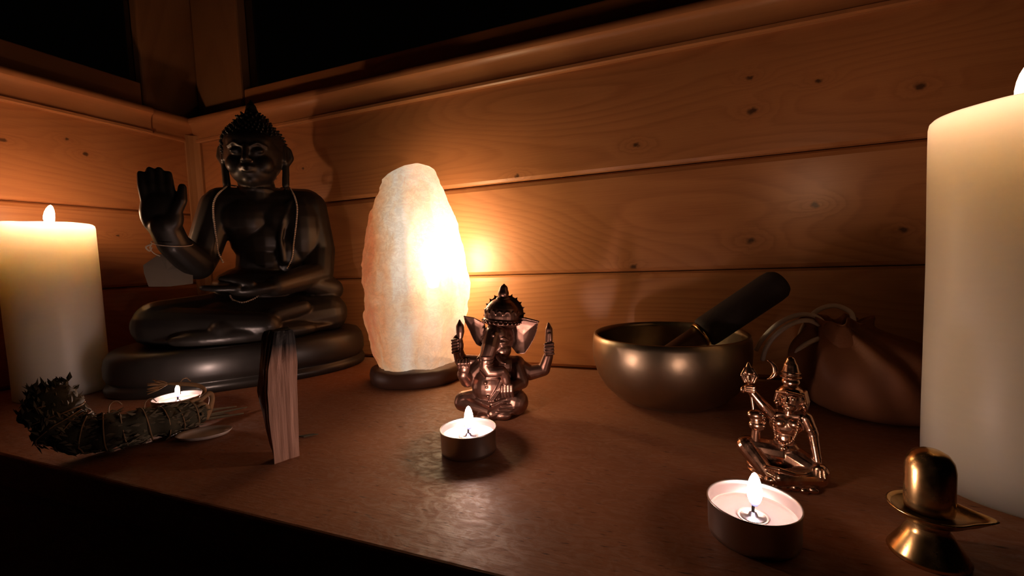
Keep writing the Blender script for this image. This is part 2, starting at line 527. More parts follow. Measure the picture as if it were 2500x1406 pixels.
def flame_mesh(name, h, r, lean=(0, 0)):
    prof = [(0, 0), (r * .42, h * .05), (r * .72, h * .15), (r * .95, h * .28), (r, h * .38), (r * .98, h * .52), (r * .86, h * .68), (r * .64, h * .83), (r * .34, h * .95), (0, h)]
    vv, ff = lathe(prof, 14)
    vv = [(x + lean[0] * (z / h) ** 2, y + lean[1] * (z / h) ** 2, z) for x, y, z in vv]
    return fix_normals(mesh_of(name, vv, ff))

def tealight(label, x, y, rot, strength, fh, wax_z=0.0095, wick_lean=(0.0015, 0.0)):
    t = thing('tealight', label, 'candle', (x, y, 0), rot, 'tealights burning on the shelf')
    rr, h = 0.0190, 0.0158
    # fluted thin cup with rolled rim
    prof = [(0, 0), (rr * .93, 0), (rr * .975, .0006), (rr * .985, .003), (rr * .99, h - .0012), (rr * 1.005, h - .0006), (rr * 1.01, h), (rr * .99, h + .0003), (rr * .968, h - .0004), (rr * .962, h - .002), (rr * .95, .0012), (0, .0010)]
    obj('cup', lathe_mesh('cup', prof, 72), M['alu'], t)
    wz = wax_z
    ri = rr * .944
    obj('wax', lathe_mesh('wax', [(0, .0014), (ri * .98, .0014), (ri, .003), (ri, wz + .0012), (ri * .965, wz + .0004), (ri * .88, wz), (ri * .3, wz), (ri * .1, wz + .0003), (0, wz + .0004)], 56), M['tea_wax'], t)
    obj('wick_tab', lathe_mesh('wick_tab', [(0, wz + .0001), (.0064, wz + .0001), (.0066, wz + .0003), (.0050, wz + .0005), (.0022, wz + .0008), (.0015, wz + .0022), (0, wz + .0023)], 32), M['alu'], t)
    lx, ly = wick_lean
    obj('wick', tube_mesh('wick', [(0, 0, wz), (0, 0, wz + .004), (lx * .5, ly * .5, wz + .0065), (lx * 1.6, ly * 1.6, wz + .0075)], [.0007, .0007, .0006, .0005], 8, 5), M['char'], t)
    fm = obj('flame', flame_mesh('flame', fh, fh * .19), flame_mat('tealight flame', TEA_RGB, strength, fh), t)
    fm.location = (lx * .5, ly * .5, wz + .0045)
    return t

tealight('lit white tealight in front of the elephant-headed figurine', .5934, -.2298, 0.3, 300, .0165, .0098, (.0016, -.0006))
tealight('lit white tealight nearest the camera, before the small seated figurine', .7585, -.2722, -.2, 140, .0160, .0085, (.0012, .0004))
tealight('lit white tealight behind the herb bundle at the foot of the dark statue', .301, -.2355, .9, 420, .0115, .0105, (.0010, -.0004))

def pillar(label, x, y, r, h, strength, fh, foff, rot=0, lean=(0, 0)):
    t = thing('pillar_candle', label, 'candle', (x, y, 0), rot, 'pillar candles at both ends of the shelf')
    prof = [(0, 0), (r - .0015, 0), (r, .0015), (r, h * .5), (r * .998, h - .004), (r * .985, h - .0012), (r * .955, h), (r * .90, h - .0010), (r * .80, h - .0045), (r * .6, h - .0068), (r * .2, h - .0075), (0, h - .0075)]
    pr = []
    for (a, za), (b, zb) in zip(prof, prof[1:]):
        k = 12 if abs(zb - za) > .05 else 1
        for i in range(k): pr.append((a + (b - a) * i / k, za + (zb - za) * i / k))
    pr.append(prof[-1])
    vv, ff = lathe(pr, 72)
    out = []
    for (px, py, pz) in vv:
        d = 0.0006 * noise.noise(Vector((px * 40 + x * 99, py * 40, pz * 14)))
        dz = 0.0011 * noise.noise(Vector((px * 45 + 3, py * 45 + x * 55, 7))) if pz > h - .009 else 0
        l = math.hypot(px, py)
        k = 1 + (d / l if l > 1e-5 else 0)
        out.append((px * k, py * k, pz + dz))
    obj('wax_body', fix_normals(mesh_of('wax_body', out, ff)), M['pillar_wax'], t)
    zb = h - .0075
    fx, fy = foff
    obj('wick', tube_mesh('wick', [(fx, fy, zb - .001), (fx, fy, zb + .006), (fx - .001, fy, zb + .010), (fx - .0042, fy - .001, zb + .0115)], [.0011, .001, .0009, .0007], 8, 6), M['char'], t)
    fm = obj('flame', flame_mesh('flame', fh, fh * .19, lean), flame_mat('candle flame', CANDLE_RGB, strength, fh), t)
    fm.location = (fx, fy, zb + .0045)
    return t
pillar('tall ivory pillar candle burning beside the left wall', .0899, -.225, .0385, .186, 270, .0235, (.002, -.002), R(67), (.0025, 0))
pillar('tall ivory pillar candle cut by the right edge of the photo', .893, -.19, .0385, .194, 98, .024, (-.003, 0), R(-29))

# ------------------------------------------------------------------ salt lamp
def salt_mat():
    t = NT('glowing rock salt')
    co = t.coord('Object')
    bulb = (.024, -.004, .142)
    d = t.vmath('LENGTH', t.vmath('MULTIPLY', t.vmath('SUBTRACT', co, bulb), (.9, 1.0, .58)))
    core = t.math('POWER', 2.718, t.math('MULTIPLY', t.math('MULTIPLY', d, d), -1.0 / .031 ** 2))
    sep = t.node('ShaderNodeSeparateXYZ'); t.l.new(co, sep.inputs[0])
    # the rock is thicker and redder on its left flank
    left = t.math('MULTIPLY', t.math('SUBTRACT', t.math('MULTIPLY', sep.outputs['X'], -1.0), .010), 32.0, clamp=True)
    vein = t.noise(t.vmath('MULTIPLY', co, (1, 1, .42)), 42, 5, 0.62, dist=0.6)
    rust = t.noise(t.vmath('MULTIPLY', co, (1, 1, .35)), 60, 6, 0.7, dist=1.2)
    rm = t.math('MULTIPLY', t.math('SUBTRACT', rust, 0.57, clamp=True), 8.0, clamp=True)
    f = t.math('ADD', t.math('MULTIPLY', left, 0.80), t.math('MULTIPLY', t.math('SUBTRACT', vein, 0.42), 1.5), clamp=True)
    col = t.ramp(f, [(0.0, (1.0, 0.80, 0.60)), (0.30, (1.0, 0.64, 0.37)), (0.75, (1.0, 0.38, 0.13)), (1.0, (0.85, 0.20, 0.05))])
    col = t.mix(t.math('MULTIPLY', rm, 0.6), col, (0.8, 0.33, 0.10))
    thick = t.math('SUBTRACT', 1.0, t.math('MULTIPLY', left, 0.25))
    crack = t.noise(t.vmath('MULTIPLY', co, (1, 1, 1.4)), 95, 7, 0.75, dist=0.7)
    ck = t.math('SUBTRACT', 1.0, t.math('MULTIPLY', t.math('SUBTRACT', 0.06, t.math('ABSOLUTE', t.math('SUBTRACT', crack, 0.5)), clamp=True), 4.5))
    st = t.math('MULTIPLY', t.math('MULTIPLY', t.math('ADD', t.math('MULTIPLY', core, SALT_CORE), SALT_BASE), thick), ck)
    col = t.mix(t.math('MULTIPLY', core, 0.85), col, (1.0, 0.84, 0.60))
    t.pset(Base_Color=(0.55, 0.40, 0.32), Roughness=0.45, Emission_Color=col, Emission_Strength=st, Specular_IOR_Level=0.5)
    t.bump(t.math('ADD', crack, vein), 0.5, 0.0015)
    # clear rock lets part of the bulb's light straight through, less on the thick flank
    tr_ = t.node('ShaderNodeBsdfTransparent'); tr_.inputs['Color'].default_value = (1.0, 0.90, 0.72, 1)
    mx_ = t.node('ShaderNodeMixShader')
    thin = t.math('ADD', 0.12, t.math('MULTIPLY', t.math('MULTIPLY', t.math('ADD', sep.outputs['Y'], .020), 22.0, clamp=True), 0.16))
    t.l.new(t.math('MULTIPLY', t.math('MULTIPLY', t.math('ADD', sep.outputs['X'], .004), 32.0, clamp=True), thin), mx_.inputs[0])
    t.l.new(t.b.outputs[0], mx_.inputs[1]); t.l.new(tr_.outputs[0], mx_.inputs[2])
    t.l.new(mx_.outputs[0], t.o.inputs['Surface'])
    return t.m
SALT_CORE, SALT_BASE = 2.6, 0.50
BULB = 290.0
lamp = thing('salt_lamp', 'glowing rock salt lamp on a dark wooden base', 'lamp', (.452, -.083, 0), R(34.6))
LVL = [(.0145, -.034, .043), (.030, -.041, .049), (.050, -.044, .0545), (.075, -.049, .0625), (.104, -.049, .0655), (.137, -.0455, .0605), (.169, -.040, .0540),
       (.190, -.0335, .0480), (.2055, -.0275, .0425), (.2186, -.0215, .0375), (.2275, -.012, .0335), (.2335, .000, .0265), (.2362, .008, .018)]
def lvl(z):
    if z <= LVL[0][0]: return LVL[0][1:]
    for a, b in zip(LVL, LVL[1:]):
        if z <= b[0]:
            k = (z - a[0]) / (b[0] - a[0]); return (a[1] + (b[1] - a[1]) * k, a[2] + (b[2] - a[2]) * k)
    return LVL[-1][1:]
vv, ff = [], []
NS, NZ = 84, 74
for iz in range(NZ + 1):
    z = .0145 + (.2362 - .0145) * iz / NZ
    l, r = lvl(z)
    cx, hw = (l + r) / 2, (r - l) / 2
    hd = min(hw * .80, .044)
    for i in range(NS):
        a = 2 * PI * i / NS
        # faceted section
        k = 1.0
        for fa, fd in ((.4, .90), (1.55, .93), (2.6, .91), (3.7, .95), (4.55, .90), (5.5, .92)):
            c = math.cos(a - fa)
            if c > .2: k = min(k, fd / c)
        x, y = math.cos(a), math.sin(a)
        p = Vector((cx + x * hw * (k * .65 + .35), y * hd * k, z))
        nn = noise.fractal(p * 36 + Vector((5, 2, 9)), 1.0, 2.0, 3) * .0026 + noise.noise(p * 130) * .0009
        q = noise.noise(Vector((p.x * 55, p.y * 55, p.z * 16)))
        nn += (.0016 if q > .12 else 0) - (.0012 if q < -.2 else 0)
        vv.append((p.x + x * nn, p.y + y * nn, z + noise.noise(p * 60) * .0012 * (1 if 0 < iz else 0)))
for iz in range(NZ):
    for i in range(NS):
        j = (i + 1) % NS
        ff.append((iz * NS + i, iz * NS + j, (iz + 1) * NS + j, (iz + 1) * NS + i))
ff.append(tuple(range(NS))[::-1])
vv.append((.013, 0, .2368))
for i in range(NS): ff.append((NZ * NS + i, NZ * NS + (i + 1) % NS, len(vv) - 1))
obj('crystal', fix_normals(mesh_of('crystal', vv, ff)), salt_mat(), lamp)
bt = NT('lamp bulb'); be = bt.node('ShaderNodeEmission'); be.inputs['Color'].default_value = (1.0, 0.82, 0.56, 1); be.inputs['Strength'].default_value = BULB
bt.l.new(be.outputs[0], bt.o.inputs['Surface'])
bl_ = obj('bulb', lathe_mesh('bulb', [(0, .100), (.005, .101), (.0065, .106), (.011, .122), (.0125, .132), (.0118, .143), (.008, .152), (0, .155)], 16), bt.m, lamp, (.026, .004, 0))
M['lamp_base'] = plain('dark stained wood', (0.075, 0.032, 0.018), 0.5, scale=40, bump=0.15)
vb, fb = lathe([(0, 0), (.049, 0), (.051, .0015), (.0515, .009), (.050, .015), (.047, .0168), (.030, .0165), (0, .0150)], 72)
vb = [(x * (1 + .05 * noise.noise(Vector((x * 40, y * 40, 1)))) + .004, y * .86 * (1 + .05 * noise.noise(Vector((x * 40, y * 40, 4)))), z + (.0016 * noise.noise(Vector((x * 90, y * 90, 0))) if z > .014 else 0)) for x, y, z in vb]
obj('lamp_base', fix_normals(mesh_of('lamp_base', vb, fb)), M['lamp_base'], lamp)

# ------------------------------------------------------------------ dark seated statue
M['statue'] = plain('blackened bronze', (0.018, 0.016, 0.014), 0.40, 0.0, 0.35, 50, bump=0.10, spec=0.5, Coat_Weight=0.12, Coat_Roughness=0.25)
SX, SY, SR = .223, -.103, R(50)
st = thing('seated_statue', 'black statue seated cross-legged on an oval pedestal, one open hand raised', 'statue', (SX, SY, 0), SR)
# pedestal: two stacked oval tiers with a groove
prof = [(0, 0), (.97, 0), (1.0, .002), (1.005, .006), (.995, .0095), (.962, .011), (.962, .0125), (.985, .0145), (1.0, .020), (1.0, .030), (.985, .039), (.955, .0445), (.90, .0465), (.80, .047), (0, .047)]
v0, f0 = lathe(prof, 96)
pv = []
for x, y, z in v0:
    ang = math.atan2(y, x)
    k = (abs(math.cos(ang)) ** 2.5 + abs(math.sin(ang)) ** 2.5) ** (-1 / 2.5)
    pv.append((x * .136 * k, y * .088 * k, z))
obj('pedestal', fix_normals(mesh_of('pedestal', pv, f0)), M['statue'], st)

c = Clay()
# crossed legs
c.ell((.004, .004, .070), (.098, .062, .028), seg=28)
c.cap((.028, .01, .078), (-.082, -.020, .073), .030, .025)
c.cap((.010, .01, .078), (.092, -.020, .069), .030, .024)
c.cap((-.085, -.024, .070), (.022, -.066, .064), .023, .015)
c.cap((.093, -.024, .066), (-.020, -.060, .060), .022, .015)
c.cap((.030, -.060, .074), (.062, -.048, .080), .011, .009)      # upturned foot
c.ell((.002, -.055, .055), (.075, .022, .014))
# robe skirt spreading over the seat
c.ell((.004, -.004, .055), (.112, .070, .013), seg=28)
# torso
c.ell((.016, .008, .105), (.054, .040, .030))
c.ell((.024, .008, .135), (.0325, .027, .040))
c.ell((.026, .008, .168), (.0395, .029, .038))
c.ell((.008, -.0015, .189), (.030, .0225, .029))
c.ell((.046, -.0015, .189), (.030, .0225, .029))
c.ell((.028, .010, .200), (.058, .029, .026))
c.cap((-.016, .008, .209), (.076, .008, .210), .0215, .0225)
# raised right arm (picture left)
c.cap((-.021, .006, .205), (-.039, -.004, .150), .0205, .0185)
c.cap((-.039, -.004, .150), (-.0445, -.014, .137), .0185, .0178)
c.cap((-.0445, -.016, .137), (-.0600, -.044, .159), .0182, .0150)
c.cap((-.0600, -.044, .159), (-.0650, -.052, .178), .0150, .0150)
c.ell((-.0665, -.053, .192), (.0188, .0100, .026), (0, R(4), 0))
c.ell((-.057, -.057, .183), (.0095, .008, .016), (0, R(14), 0))
for i, (fx, top) in enumerate(((-.0806, .2350), (-.0730, .2395), (-.0652, .2400), (-.0578, .2365))):
    bx = -.0782 + i * .0074
    c.chain([(bx, -.054, .203), ((bx + fx) / 2 - .0004, -.055, .219), (fx, -.053, top - .004)], [.0048, .0045, .0036])
c.chain([(-.055, -.058, .190), (-.0475, -.060, .204), (-.0462, -.058, .2185)], [.0062, .0052, .0040])
# left arm resting in the lap (picture right)
c.cap((.080, .006, .207), (.088, .002, .150), .0220, .0205)
c.cap((.088, .002, .150), (.084, -.010, .121), .0205, .0195)
c.cap((.084, -.012, .119), (.034, -.058, .108), .0180, .0125)
c.ell((.014, -.062, .106), (.026, .015, .0075), (0, R(-4), 0))
for i in range(4):
    c.chain([(-.004, -.072 + i * .0062, .1085), (-.022, -.070 + i * .0060, .1090), (-.036 + abs(i - 1) * .002, -.066 + i * .0055, .1105)], [.0042, .0038, .0031])
c.chain([(.010, -.071, .112), (-.008, -.068, .1185), (-.018, -.064, .1195)], [.005, .0044, .0036])
# robe: edge over the left breast and folds at the waist
c.chain([(.066, -.004, .2250), (.056, -.0165, .210), (.0475, -.0222, .190), (.0425, -.0215, .165), (.0445, -.0195, .138)], [.0030] * 5)
c.ell((.066, .002, .178), (.031, .0275, .050))
c.ell((.050, .004, .150), (.024, .0255, .040))
c.cap((.062, -.030, .112), (.098, -.012, .098), .012, .016)
# neck with rings
c.cap((.022, .006, .215), (.021, .003, .246), .0215, .0195)
c.ell((.022, .004, .2265), (.0222, .0218, .0035)); c.ell((.0215, .003, .2345), (.0212, .0208, .0032))
# head, turned a little to picture left
hm = Matrix.Translation((.021, .000, .268)) @ Matrix.Rotation(R(-13), 4, 'Z')
c.M = hm
c.ell((0, .002, .004), (.0330, .0350, .0360), seg=28)
c.ell((0, -.007, -.016), (.0265, .0265, .0235), seg=24)
c.ell((0, -.018, -.0305), (.0105, .0105, .0085))
c.ell((-.0145, -.0215, -.014), (.0115, .0105, .0115)); c.ell((.0145, -.0215, -.014), (.0115, .0105, .0115))
c.ell((0, -.018, .014), (.0255, .0165, .014))
for s in (-1, 1):
    c.chain([(s * .0035, -.0335, .0045), (s * .0120, -.0325, .0095), (s * .0215, -.0262, .0060)], [.0016, .0017, .0012])
    c.ell((s * .0115, -.0295, .0005), (.0072, .0042, .0034), (0, s * R(6), s * R(-18)))
    c.ell((s * .0040, -.0355, -.0112), (.0030, .0030, .0022))
    # long ears
    c.chain([(s * .0330, .004, .014), (s * .0375, .007, .010), (s * .0395, .008, .001), (s * .0345, .004, -.009), (s * .0335, .003, -.024), (s * .0330, .002, -.034)], [.0040, .0046, .0046, .0040, .0044, .0046])
    c.chain([(s * .0330, .002, .012), (s * .0338, .000, -.004)], [.004, .0035])
c.chain([(0, -.0335, .006), (0, -.0372, -.004), (0, -.0392, -.0105)], [.0030, .0033, .0040])
c.chain([(-.0088, -.0305, -.0195), (-.003, -.0350, -.0186), (0, -.0352, -.0192), (.003, -.0350, -.0186), (.0088, -.0305, -.0195)], [.0013, .0020, .0019, .0020, .0013])
c.chain([(-.0070, -.0312, -.0222), (0, -.0348, -.0234), (.0070, -.0312, -.0222)], [.0013, .0023, .0013])
c.M = Matrix.Identity(4)
body_me = c.mesh('body', .00125, 9)
body = obj('body', body_me, M['statue'], st)
# hair: cap of small pointed curls, top knot and flame finial
c = Clay(); c.M = hm
c.ell((0, .006, .0125), (.0352, .0345, .0325), seg=28)
c.ell((0, .0045, .038), (.0200, .0195, .0165))
c.cap((0, .004, .046), (0, .004, .054), .0088, .0080)
c.chain([(0, .004, .054), (0, .003, .060), (0, .0035, .0705)], [.0070, .0062, .0008])
cap_me = c.mesh('hair', .0011, 2)
hair = obj('hair', cap_me, M['statue'], st)
bm = bmesh.new()
bvh = BVHTree.FromPolygons([v.co[:] for v in cap_me.vertices], [p.vertices[:] for p in cap_me.polygons])
hc = hm @ Vector((0, .006, .012))
NCURL = 420
for i in range(NCURL):
    zz = 1 - 1.62 * (i + .5) / NCURL
    rr = math.sqrt(max(0, 1 - zz * zz)); aa = i * 2.399963
    d = Vector((rr * math.cos(aa), rr * math.sin(aa), zz))
    if d.y < -.35 and d.z < .30: continue
    hit, nrm, _, _ = bvh.ray_cast(hc + d * .12, -d)
    if hit is None or hit.z > .3215: continue
    q = nrm.to_track_quat('Z', 'Y').to_matrix().to_4x4()
    bmesh.ops.create_cone(bm, cap_ends=True, segments=6, radius1=.0024, radius2=.0007, depth=.0036, matrix=Matrix.Translation(hit + nrm * .0010) @ q)
cur = obj('curls', bm_mesh('curls', bm), M['statue'], hair)
tag(cur, kind='stuff')

# ---- ivory bead strand over the shoulders of the statue
bvh = BVHTree.FromPolygons([v.co[:] for v in body_me.vertices], [p.vertices[:] for p in body_me.polygons])
def drop(x, z, off):
    hit = bvh.ray_cast(Vector((x, -.4, z)), Vector((0, 1, 0)))[0]
    y = hit.y if hit else -.02
    return Vector((x, y - off, z))
nk = thing('bead_necklace', 'strand of tiny ivory beads hanging over the black statue shoulders', 'necklace', (SX, SY, 0), SR)
left = [(-.0125, .2275), (-.0195, .2180), (-.0235, .2080), (-.0245, .1950), (-.0242, .1800), (-.0235, .1650), (-.0225, .1500), (-.0185, .1380)]
right = [(.0590, .2300), (.0625, .2180), (.0640, .2050), (.0625, .1900), (.0600, .1750), (.0570, .1580), (.0545, .1420), (.0480, .1280)]
def strand(pts2):
    P = [drop(x, z, .0014) for x, z in pts2]
    for _ in range(2):
        for i in range(1, len(P) - 1):
            P[i].y = min(P[i].y, (P[i - 1].y + P[i + 1].y) / 2)
    return smooth_path(P, 10)
bm = bmesh.new(); bc = bmesh.new()
lapP = smooth_path([drop(x, z, .0014) for x, z in ((-.0140, .0985), (-.0110, .0935), (-.001, .0905), (.009, .0930), (.0175, .0985))], 10)
backP = [Vector(p) for p in ((-.0125, -.006, .2275), (-.004, .022, .2335), (.022, .033, .236), (.048, .024, .2345), (.0590, -.004, .2300))]
Lp, Rp = strand(left), strand(right)
backP = smooth_path([Lp[0], Vector((-.008, .014, .2340)), Vector((.004, .030, .2350)), Vector((.022, .034, .2350)), Vector((.042, .031, .2350)), Vector((.056, .014, .2345)), Rp[0]], 8)
for path in (Lp, Rp, lapP, backP):
    tube_into(bc, path, .00035, 5)
    s = 0; last = None
    acc = 0.0
    for a, b in zip(path, path[1:]):
        L = (b - a).length
        while acc < L:
            p = a + (b - a) * (acc / L)
            bmesh.ops.create_icosphere(bm, subdivisions=1, radius=.00125, matrix=Matrix.Translation(p))
            acc += .0023
        acc -= L
obj('cord', bm_mesh('cord', bc), M['thread'], nk)
tag(obj('beads', bm_mesh('beads', bm), M['bead'], nk), kind='stuff')

# ---- thread and paper tag on the raised wrist
tg = thing('paper_tag', 'pale paper tag hanging on thread from the raised wrist of the statue', 'tag', (SX, SY, 0), SR)
ringp = []
for i in range(25):
    a = 2 * PI * i / 24
    ringp.append((-.0608 + .0178 * math.cos(a), -.0455 + .0178 * math.sin(a), .160 - .003 * math.cos(a) * 0.6 - .004 * math.sin(a) * -1))
obj('thread', tube_mesh('thread', ringp, .0005, 6), M['thread'], tg)
bm = bmesh.new()
tube_into(bm, smooth_path([(-.0775, -.049, .1595), (-.080, -.046, .155), (-.079, -.036, .150), (-.0755, -.028, .147)], 6), .0006, 6)
tube_into(bm, smooth_path([(-.0785, -.048, .159), (-.083, -.048, .1560), (-.0805, -.046, .1520), (-.0785, -.046, .156)], 5), .0008, 6)
obj('knot', bm_mesh('knot', bm), M['thread'], tg)
t_ = NT('translucent paper'); t_.pset(Base_Color=(0.26, 0.225, 0.18), Roughness=0.7)
tr = t_.node('ShaderNodeBsdfTranslucent'); tr.inputs["Color"].default_value = (0.40, 0.32, 0.23, 1)
mx = t_.node('ShaderNodeMixShader'); mx.inputs[0].default_value = 0.35
t_.l.new(t_.b.outputs[0], mx.inputs[1]); t_.l.new(tr.outputs[0], mx.inputs[2]); t_.l.new(mx.outputs[0], t_.o.inputs['Surface'])
out = [(-.0765, .1490), (-.0905, .1375), (-.0905, .1290), (-.0875, .1140), (-.0700, .1130), (-.0480, .1150), (-.0470, .1330), (-.0560, .1440), (-.0700, .1490)]
c = Clay(); c.plate([(x, z, .0010 * math.sin(x * 300)) for x, z in out], -.0276, -.0270)
obj('tag_card', bm_mesh('tag_card', c.bm, False), t_.m, tg)

# ------------------------------------------------------------------ elephant-headed figurine
gx, gy = .582, -.1575
g = thing('elephant_figurine', 'brown copper figurine of a seated elephant-headed deity with four arms', 'figurine', (gx, gy, 0), R(24))
c = Clay()
c.ell((0, .001, .0055), (.0255, .019, .0055), seg=24)
c.cap((-.004, .001, .0125), (-.0255, -.005, .0135), .0105, .0078)
c.cap((-.0265, -.006, .0120), (-.006, -.0185, .0070), .0072, .0048)
c.cap((.004, .001, .0125), (.0165, -.010, .0115), .0115, .0110)
c.cap((.0165, -.011, .0100), (-.003, -.0205, .0060), .0088, .0050)
c.ell((-.0095, -.0215, .0045), (.0065, .0045, .0038)); c.ell((.006, -.0215, .0045), (.007, .0040, .0036))
c.ell((-.0030, -.0065, .0250), (.0158, .0128, .0150), seg=24)
c.ell((.0050, .0030, .0290), (.0165, .0110, .0230))
c.ell((.0045, .0000, .0395), (.0150, .0100, .0110))
c.cap((-.009, .001, .0420), (.019, .002, .0400), .0070, .0078)
# belly cloth, thread and navel ornaments
for k in range(3):
    c.chain([(.0060 + k * .0016, -.0165, .0335), (.0015 + k * .0016, -.0196, .0250), (-.0050 + k * .0018, -.0180, .0160)], [.00075, .0008, .0007])
c.chain([(-.0150, -.012, .0160), (-.003, -.0190, .0135), (.011, -.0150, .0165)], [.0013, .0016, .0013])
c.ell((-.0055, -.0190, .0200), .0013); c.ell((-.0070, -.0178, .0305), .0014); c.ell((-.0062, -.0182, .0275), .0011)
c.chain([(-.011, -.0095, .0390), (-.006, -.0160, .0345), (.002, -.0165, .0345)], [.0011, .0013, .0011])
for k in range(4):
    c.chain([(.0015 + .0035 * k * .4, -.0245 + .001 * k, .0085 + k * .0022), (.0150, -.0215 + .0012 * k, .0065 + k * .0028)], [.0006, .0006])
# head turned towards picture left
hm = Matrix.Translation((.0045, -.001, .0625)) @ Matrix.Rotation(R(6), 4, 'Y') @ Matrix.Rotation(R(-17), 4, 'Z')
c.M = hm
c.ell((0, 0, .0005), (.0132, .0132, .0150), seg=24)
c.ell((0, -.0075, .0055), (.0098, .0080, .0090))
c.ell((-.0060, -.0040, -.0075), (.0070, .0075, .0070)); c.ell((.0060, -.0040, -.0075), (.0070, .0075, .0070))
c.M = Matrix.Identity(4)
c.chain([(.0005, -.0110, .0680), (-.0022, -.0165, .0600), (-.0052, -.0190, .0520), (-.0062, -.0195, .0455), (-.0032, -.0205, .0405), (.0020, -.0210, .0400), (.0062, -.0205, .0405), (.0088, -.0195, .0365), (.0098, -.0190, .0315)],
        [.0072, .0066, .0058, .0053, .0048, .0045, .0042, .0039, .0036])
for k in range(5):
    c.ell((-.0053 + .0003 * k, -.0195, .0530 - k * .0030), (.0062 - k * .00018, .0060 - k * .0002, .0006))
c.M = hm
for sx in (-1, 1):
    ex, ey, ez = sx * .0074, -.0120, -.0002
    c.ell((ex, ey, ez), (.0036, .0016, .0023), (0, 0, sx * R(28)))
    c.chain([(ex - sx * .0034, ey - .0006, ez + .0024), (ex, ey - .0004, ez + .0040), (ex + sx * .0042, ey + .0028, ez + .0020)], [.0010, .0012, .0009])
    c.chain([(ex - sx * .0034, ey - .0006, ez - .0016), (ex, ey - .0003, ez - .0030), (ex + sx * .0038, ey + .0024, ez - .0014)], [.0006, .0007, .0006])
c.M = Matrix.Identity(4)
c.chain([(.0040, -.0145, .0510), (.0068, -.0195, .0475), (.0095, -.0225, .0468)], [.0022, .0018, .0009])
c.chain([(-.0095, -.0130, .0520), (-.0120, -.0165, .0500)], [.0021, .0016])
c.ell((.0010, -.0185, .0690), .0012)
# ears as curved plates
c.plate([(-.0060, .0760, .004), (-.0150, .0815, .002), (-.0232, .0838, -.002), (-.0222, .0780, -.002), (-.0190, .0710, -.001), (-.0165, .0640, .000), (-.0135, .0580, .002), (-.0080, .0550, .004), (-.0040, .0620, .005)], -.0010, .0012, .0022)
c.plate([(.0135, .0755, .003), (.0190, .0795, .001), (.0275, .0790, -.002), (.0385, .0765, -.005), (.0372, .0690, -.005), (.0345, .0620, -.004), (.0300, .0540, -.002), (.0265, .0490, .000), (.0200, .0490, .002), (.0150, .0560, .003)], -.0010, .0012, .0032)
c.chain([(.0140, .001, .0765), (.0195, -.0005, .0798), (.0280, -.003, .0792), (.0385, -.0055, .0765)], [.0011, .0011, .0011, .0009])
# picture-left front arm, fist resting upward
c.cap((-.0100, .000, .0410), (-.0215, -.004, .0310), .0066, .0064)
c.cap((-.0220, -.005, .0305), (-.0250, -.0115, .0370), .0064, .0050)
c.ell((-.0240, -.0130, .0425), (.0050, .0042, .0055))
for k in range(4):
    c.chain([(-.0282 + k * .0027, -.0150, .0440), (-.0280 + k * .0027, -.0172, .0475), (-.0276 + k * .0027, -.0160, .0500)], [.0013, .0013, .0011])
# picture-left rear arm with bud
c.cap((-.0120, .004, .0430), (-.0270, .004, .0450), .0058, .0052)
c.cap((-.0275, .004, .0450), (-.0298, .002, .0560), .0052, .0044)
c.ell((-.0292, .001, .0590), (.0050, .0042, .0090))
for k in range(5): c.cap((-.0335, -.0016, .0530 + k * .0026), (-.0285, -.0034, .0540 + k * .0026), .0011, .0010)
c.chain([(-.0268, .0, .0660), (-.0266, .0, .0700), (-.0266, .0, .0745), (-.0267, .0, .0800)], [.0026, .0035, .0034, .0007])
# picture-right rear arm
c.cap((.0180, .003, .0400), (.0300, .002, .0320), .0072, .0066)
c.cap((.0300, .002, .0320), (.0420, .000, .0345), .0066, .0054)
c.cap((.0425, .000, .0350), (.0462, -.001, .0460), .0054, .0043)
c.ell((.0468, -.002, .0515), (.0046, .0042, .0060))
for k in range(4): c.cap((.0435, -.0050, .0485 + k * .0028), (.0500, -.0050, .0490 + k * .0028), .0013, .0013)
c.chain([(.0470, -.002, .0560), (.0474, -.002, .0640), (.0475, -.002, .0690), (.0473, -.002, .0738)], [.0030, .0034, .0031, .0012])
c.chain([(.0462, -.0050, .060), (.0466, -.0052, .0660), (.0482, -.0052, .0662), (.0486, -.0050, .060)], [.0006, .0006, .0006, .0006])
# picture-right front arm, hand with four fingers on the belly
c.cap((.0180, -.001, .0390), (.0225, -.006, .0270), .0070, .0062)
c.cap((.0225, -.006, .0265), (.0135, -.0160, .0250), .0058, .0046)
c.ell((.0098, -.0185, .0265), (.0052, .0032, .0046))
for k in range(4): c.chain([(.0062 + k * .0025, -.0205, .0285), (.0058 + k * .0026, -.0215, .0240), (.0064 + k * .0027, -.0205, .0195)], [.0013, .0014, .0011])
for p in ((-.0232, -.0075, .0335), (.0165, -.0115, .0255)):
    c.ell(p, (.0062, .0062, .0012), (R(35), R(20), 0))
gb = obj('body', c.mesh('body', .00045, 3), M['bronze'], g)
